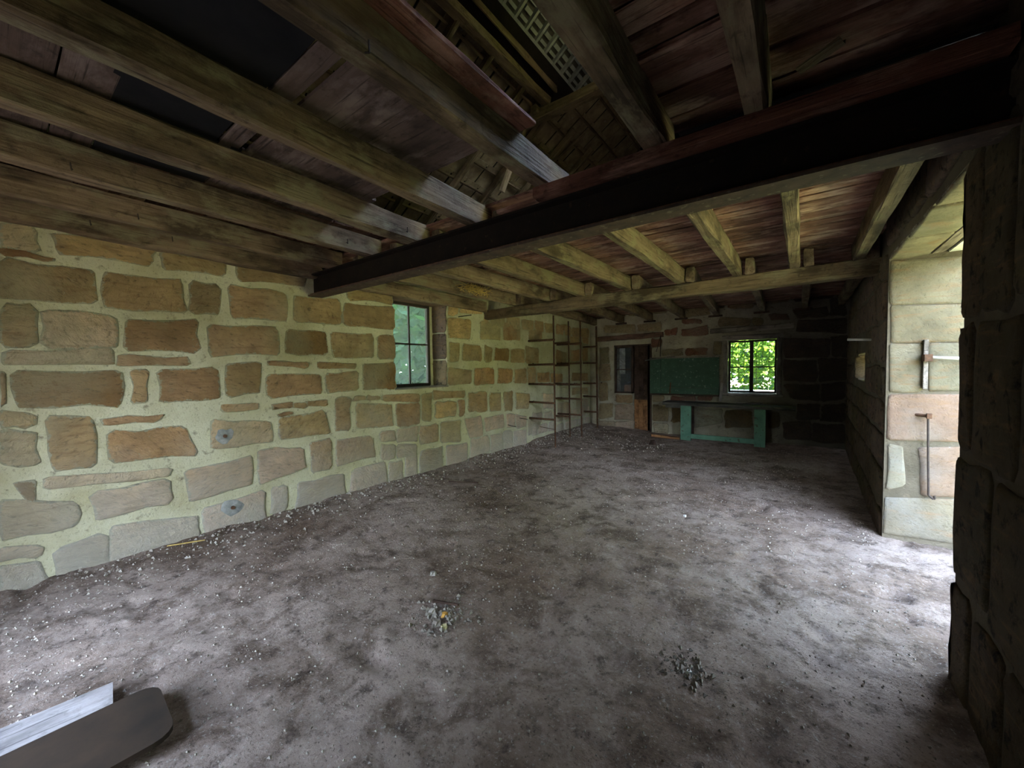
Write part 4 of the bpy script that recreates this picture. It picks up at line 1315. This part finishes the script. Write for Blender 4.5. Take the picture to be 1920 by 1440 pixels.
tag(o, 'brown broken timber on the floor between back door and bench', 'timber')
o = chunk('dark_lump', (-2.55, 8.55), 0.09, 'darkwood', 'dark lump of debris on the floor before the back door', 'debris')

def gravel(name, n, fn, rmin, rmax, mat='gravel'):
    m = MB()
    for _ in range(n):
        x, y = fn()
        r = rmin + (rmax - rmin) * R.random() ** 2.5
        z = floor_z(x, y) + r * 0.35
        q = [Vector((R.uniform(.6, 1.1) * r * a, R.uniform(.6, 1.1) * r * b, R.uniform(.5, .9) * r * c)) for a, b, c in
             [(1, 0, 0), (-.5, .8, 0), (-.5, -.8, 0), (0, 0, 1), (0, 0, -1)]]
        t = R.random() * 6.28
        cs, sn = math.cos(t), math.sin(t)
        m.add([(x + v.x * cs - v.y * sn, y + v.x * sn + v.y * cs, z + v.z) for v in q], [(0, 1, 3), (1, 2, 3), (2, 0, 3), (1, 0, 4), (2, 1, 4), (0, 2, 4)])
    o = m.build(name, mat)
    o['kind'] = 'stuff'
    return o
ga = lambda x, y, s: (lambda: (R.gauss(x, s), R.gauss(y, s)))
o = gravel('gravel', 14000, lambda: (R.uniform(-4.6, 0.6), R.uniform(0, 1) ** 1.4 * 9.2 + 0.0), 0.003, 0.012)
tag(o, 'fine grit strewn over the whole earth floor', 'gravel')
o = gravel('rubble', 260, ga(-1.84, 1.68, 0.09), 0.006, 0.024, 'rubble')
tag(o, 'patch of loose rubble and chips on the dark earth in mid floor', 'rubble')
o = gravel('rubble', 160, ga(-0.46, 2.13, 0.06), 0.006, 0.024, 'rubble')
tag(o, 'small heap of rubble on the floor before the side doorway', 'rubble')
o = gravel('rubble', 1500, lambda: (XL + 0.03 + abs(R.gauss(0, 0.22)), R.uniform(0.3, 9.6)), 0.006, 0.026)
tag(o, 'rubble fallen along the foot of the left wall', 'rubble')
o = gravel('rubble', 450, lambda: (R.uniform(-4.5, -2.2), min(9.3, R.gauss(8.3, 0.5))), 0.006, 0.024)
tag(o, 'rubble spread under the iron rack and before the back door', 'rubble')

# ------------------------------------------------------------------ greenery outside
def foliage(name, n, boxes, size, mat, lab, cat, seed, stems=True):
    rr = random.Random(seed)
    V, F = [], []
    for _ in range(n):
        (x0, x1), (y0, y1), (z0, z1) = rr.choice(boxes)
        c = Vector((rr.uniform(x0, x1), rr.uniform(y0, y1), rr.uniform(z0, z1)))
        s = size * rr.uniform(.6, 1.3)
        a = Vector((rr.gauss(0, 1), rr.gauss(0, 1), rr.gauss(0, .7))).normalized()
        b = a.orthogonal().normalized()
        b = (b + a.cross(b) * rr.uniform(-1, 1)).normalized()
        i = len(V)
        V += [c - a * s, c + b * s * .45, c + a * s, c - b * s * .45]
        F.append((i, i + 1, i + 2, i + 3))
    root = tag(empty(name, (sum(boxes[0][0]) / 2, sum(boxes[0][1]) / 2, 0)), lab, cat)
    f = mesh_obj('foliage', [v - Vector(root.location) for v in V], F, mat, root)
    f['kind'] = 'stuff'
    for k2 in range(5):
        bx = rr.choice(boxes)
        x, y = rr.uniform(*bx[0]), rr.uniform(*bx[1])
        timber('stem', (x, y, -0.15), (x + rr.uniform(-.3, .3), y + rr.uniform(-.3, .3), bx[2][1] * 0.8), 0.05, 0.05, 'darkwood', root, rings=5, wob=0.02)
    return root
foliage('hedge', 9000, [((-8.5, -6.6), (4.5, 9.5), (0.0, 3.4)), ((-9.5, -8.2), (4.5, 10.5), (0, 5.0))], 0.16, 'leaf_dark', 'dense ferny greenery outside the left window', 'hedge', 5)
foliage('shrub', 9000, [((-3.2, 2.2), (12.0, 13.2), (1.3, 3.4)), ((-3.2, 2.2), (13.2, 14.2), (0.6, 4.2))], 0.085, 'leaf', 'sunlit bright green shrub outside the back window', 'shrub', 6)
gw = box('garden_wall', (-4, 11.6, -0.3), (3, 11.8, 0.95), 'whitewash')
tag(gw, 'low pale garden wall beyond the back window', 'wall')

foliage('woodland_tree', 9000, [((-13.0, -9.7), (-2, 16), (3.0, 9.5)), ((-10, -7.0), (0, 14), (5.2, 8))], 0.42, 'leaf_dark', 'tall dark trees standing behind the greenery outside the left window', 'tree', 9)
foliage('woodland_tree', 6000, [((-6, 5), (15.0, 18.5), (0.5, 8.5)), ((-5, 4), (13.5, 16), (4.5, 8))], 0.40, 'leaf_dark', 'tall trees behind the sunlit shrub at the back', 'tree', 10)

# cement patches with a bolt hole, and rough plaster, on the left wall
def patch(y, z, r, n=14):
    V, E = [(0, 0, 0)], []
    ring = [r * R.uniform(0.75, 1.15) for _ in range(n)]
    V = [(0.002, 0, 0)]
    for f, dx in ((0.55, 0.018), (1.0, 0.004)):
        for i in range(n):
            a = 2 * math.pi * i / n
            V.append((dx, ring[i] * f * math.cos(a), ring[i] * f * math.sin(a)))
    F = [(0, 1 + i, 1 + (i + 1) % n) for i in range(n)] + [(1 + i, 1 + n + i, 1 + n + (i + 1) % n, 1 + (i + 1) % n) for i in range(n)]
    o = mesh_obj('cement_patch', V, F, 'cement', wall_left, Vector((XL + 0.008, y, z)) - parent_loc(wall_left), True)
    m = MB()
    m.tube((XL - 0.01, y, z), (XL + 0.03, y, z), 0.018, 8)
    m.build('bolt', 'rust', o)
patch(1.40, 0.955, 0.085)
patch(1.44, 0.215, 0.10)
# bent nails under the near joists
jl = [o for o in bpy.data.objects if o.name.startswith('ceiling_joist')][:8]
for ji, yy in [(0, 0.55), (0, 1.05), (1, 0.75), (2, 0.35), (2, 2.05), (3, 2.2), (5, 0.9)]:
    j = jl[ji]
    L = j.matrix_world if False else j.matrix_basis
    x, z = NEAR[ji][0] + 0.05, 2.80
    m = MB()
    m.tube((x - 0.02, yy, z), (x + 0.03, yy - 0.01, z - 0.03), 0.004, 5)
    m.tube((x + 0.03, yy - 0.01, z - 0.03), (x + 0.035, yy - 0.015, z + 0.01), 0.004, 5)
    V = [j.matrix_basis.inverted() @ v for v in m.V]
    mesh_obj('nail', V, m.F, 'iron', j)
# remains of a straw nest between two far joists
m = MB()
rr = random.Random(4)
for _ in range(170):
    c = Vector((-3.80 + rr.gauss(0, 0.045), 4.28 + max(-.3, min(.3, rr.gauss(0, 0.14))), 2.74 + max(-.05, min(.05, rr.gauss(0, 0.03)))))
    d = Vector((rr.gauss(0, 1), rr.gauss(0, 1), rr.gauss(0, .5))).normalized() * rr.uniform(0.03, 0.07)
    m.tube(c - d, c + d, 0.0028, 3)
tag(m.build('straw_nest', 'straw', None), 'remains of a straw nest wedged beside a far joist', 'nest')

foliage('sky_block_trees', 9000, [((11, 14), (1, 24), (0.5, 9.0)), ((13, 17), (0, 26), (4, 12))], 0.5, 'leaf_tree', 'tall sunlit trees added out of view to block sky beyond the side doorway', 'tree', 15)  # unseen tree belts from here on, added to block parts of the sky
foliage('sky_block_trees', 7000, [((24, 28), (-24, 0), (0.3, 6.0))], 0.6, 'leaf_tree', 'distant sunlit trees added out of view to block low sky across from the side doorway', 'tree', 16)
foliage('sky_block_trees', 6000, [((-22, 24), (-30, -26), (0.3, 6.5))], 0.6, 'leaf_tree', 'distant trees added out of view to block low sky beyond the near doorway', 'tree', 17)
foliage('sky_block_trees', 6000, [((-12, -6.5), (-12, -2.5), (0.3, 8.0)), ((-9, -4.6), (-9, -6), (0.3, 7.0))], 0.4, 'leaf_dark', 'dark trees added out of view to block sky left of the near doorway', 'tree', 18)
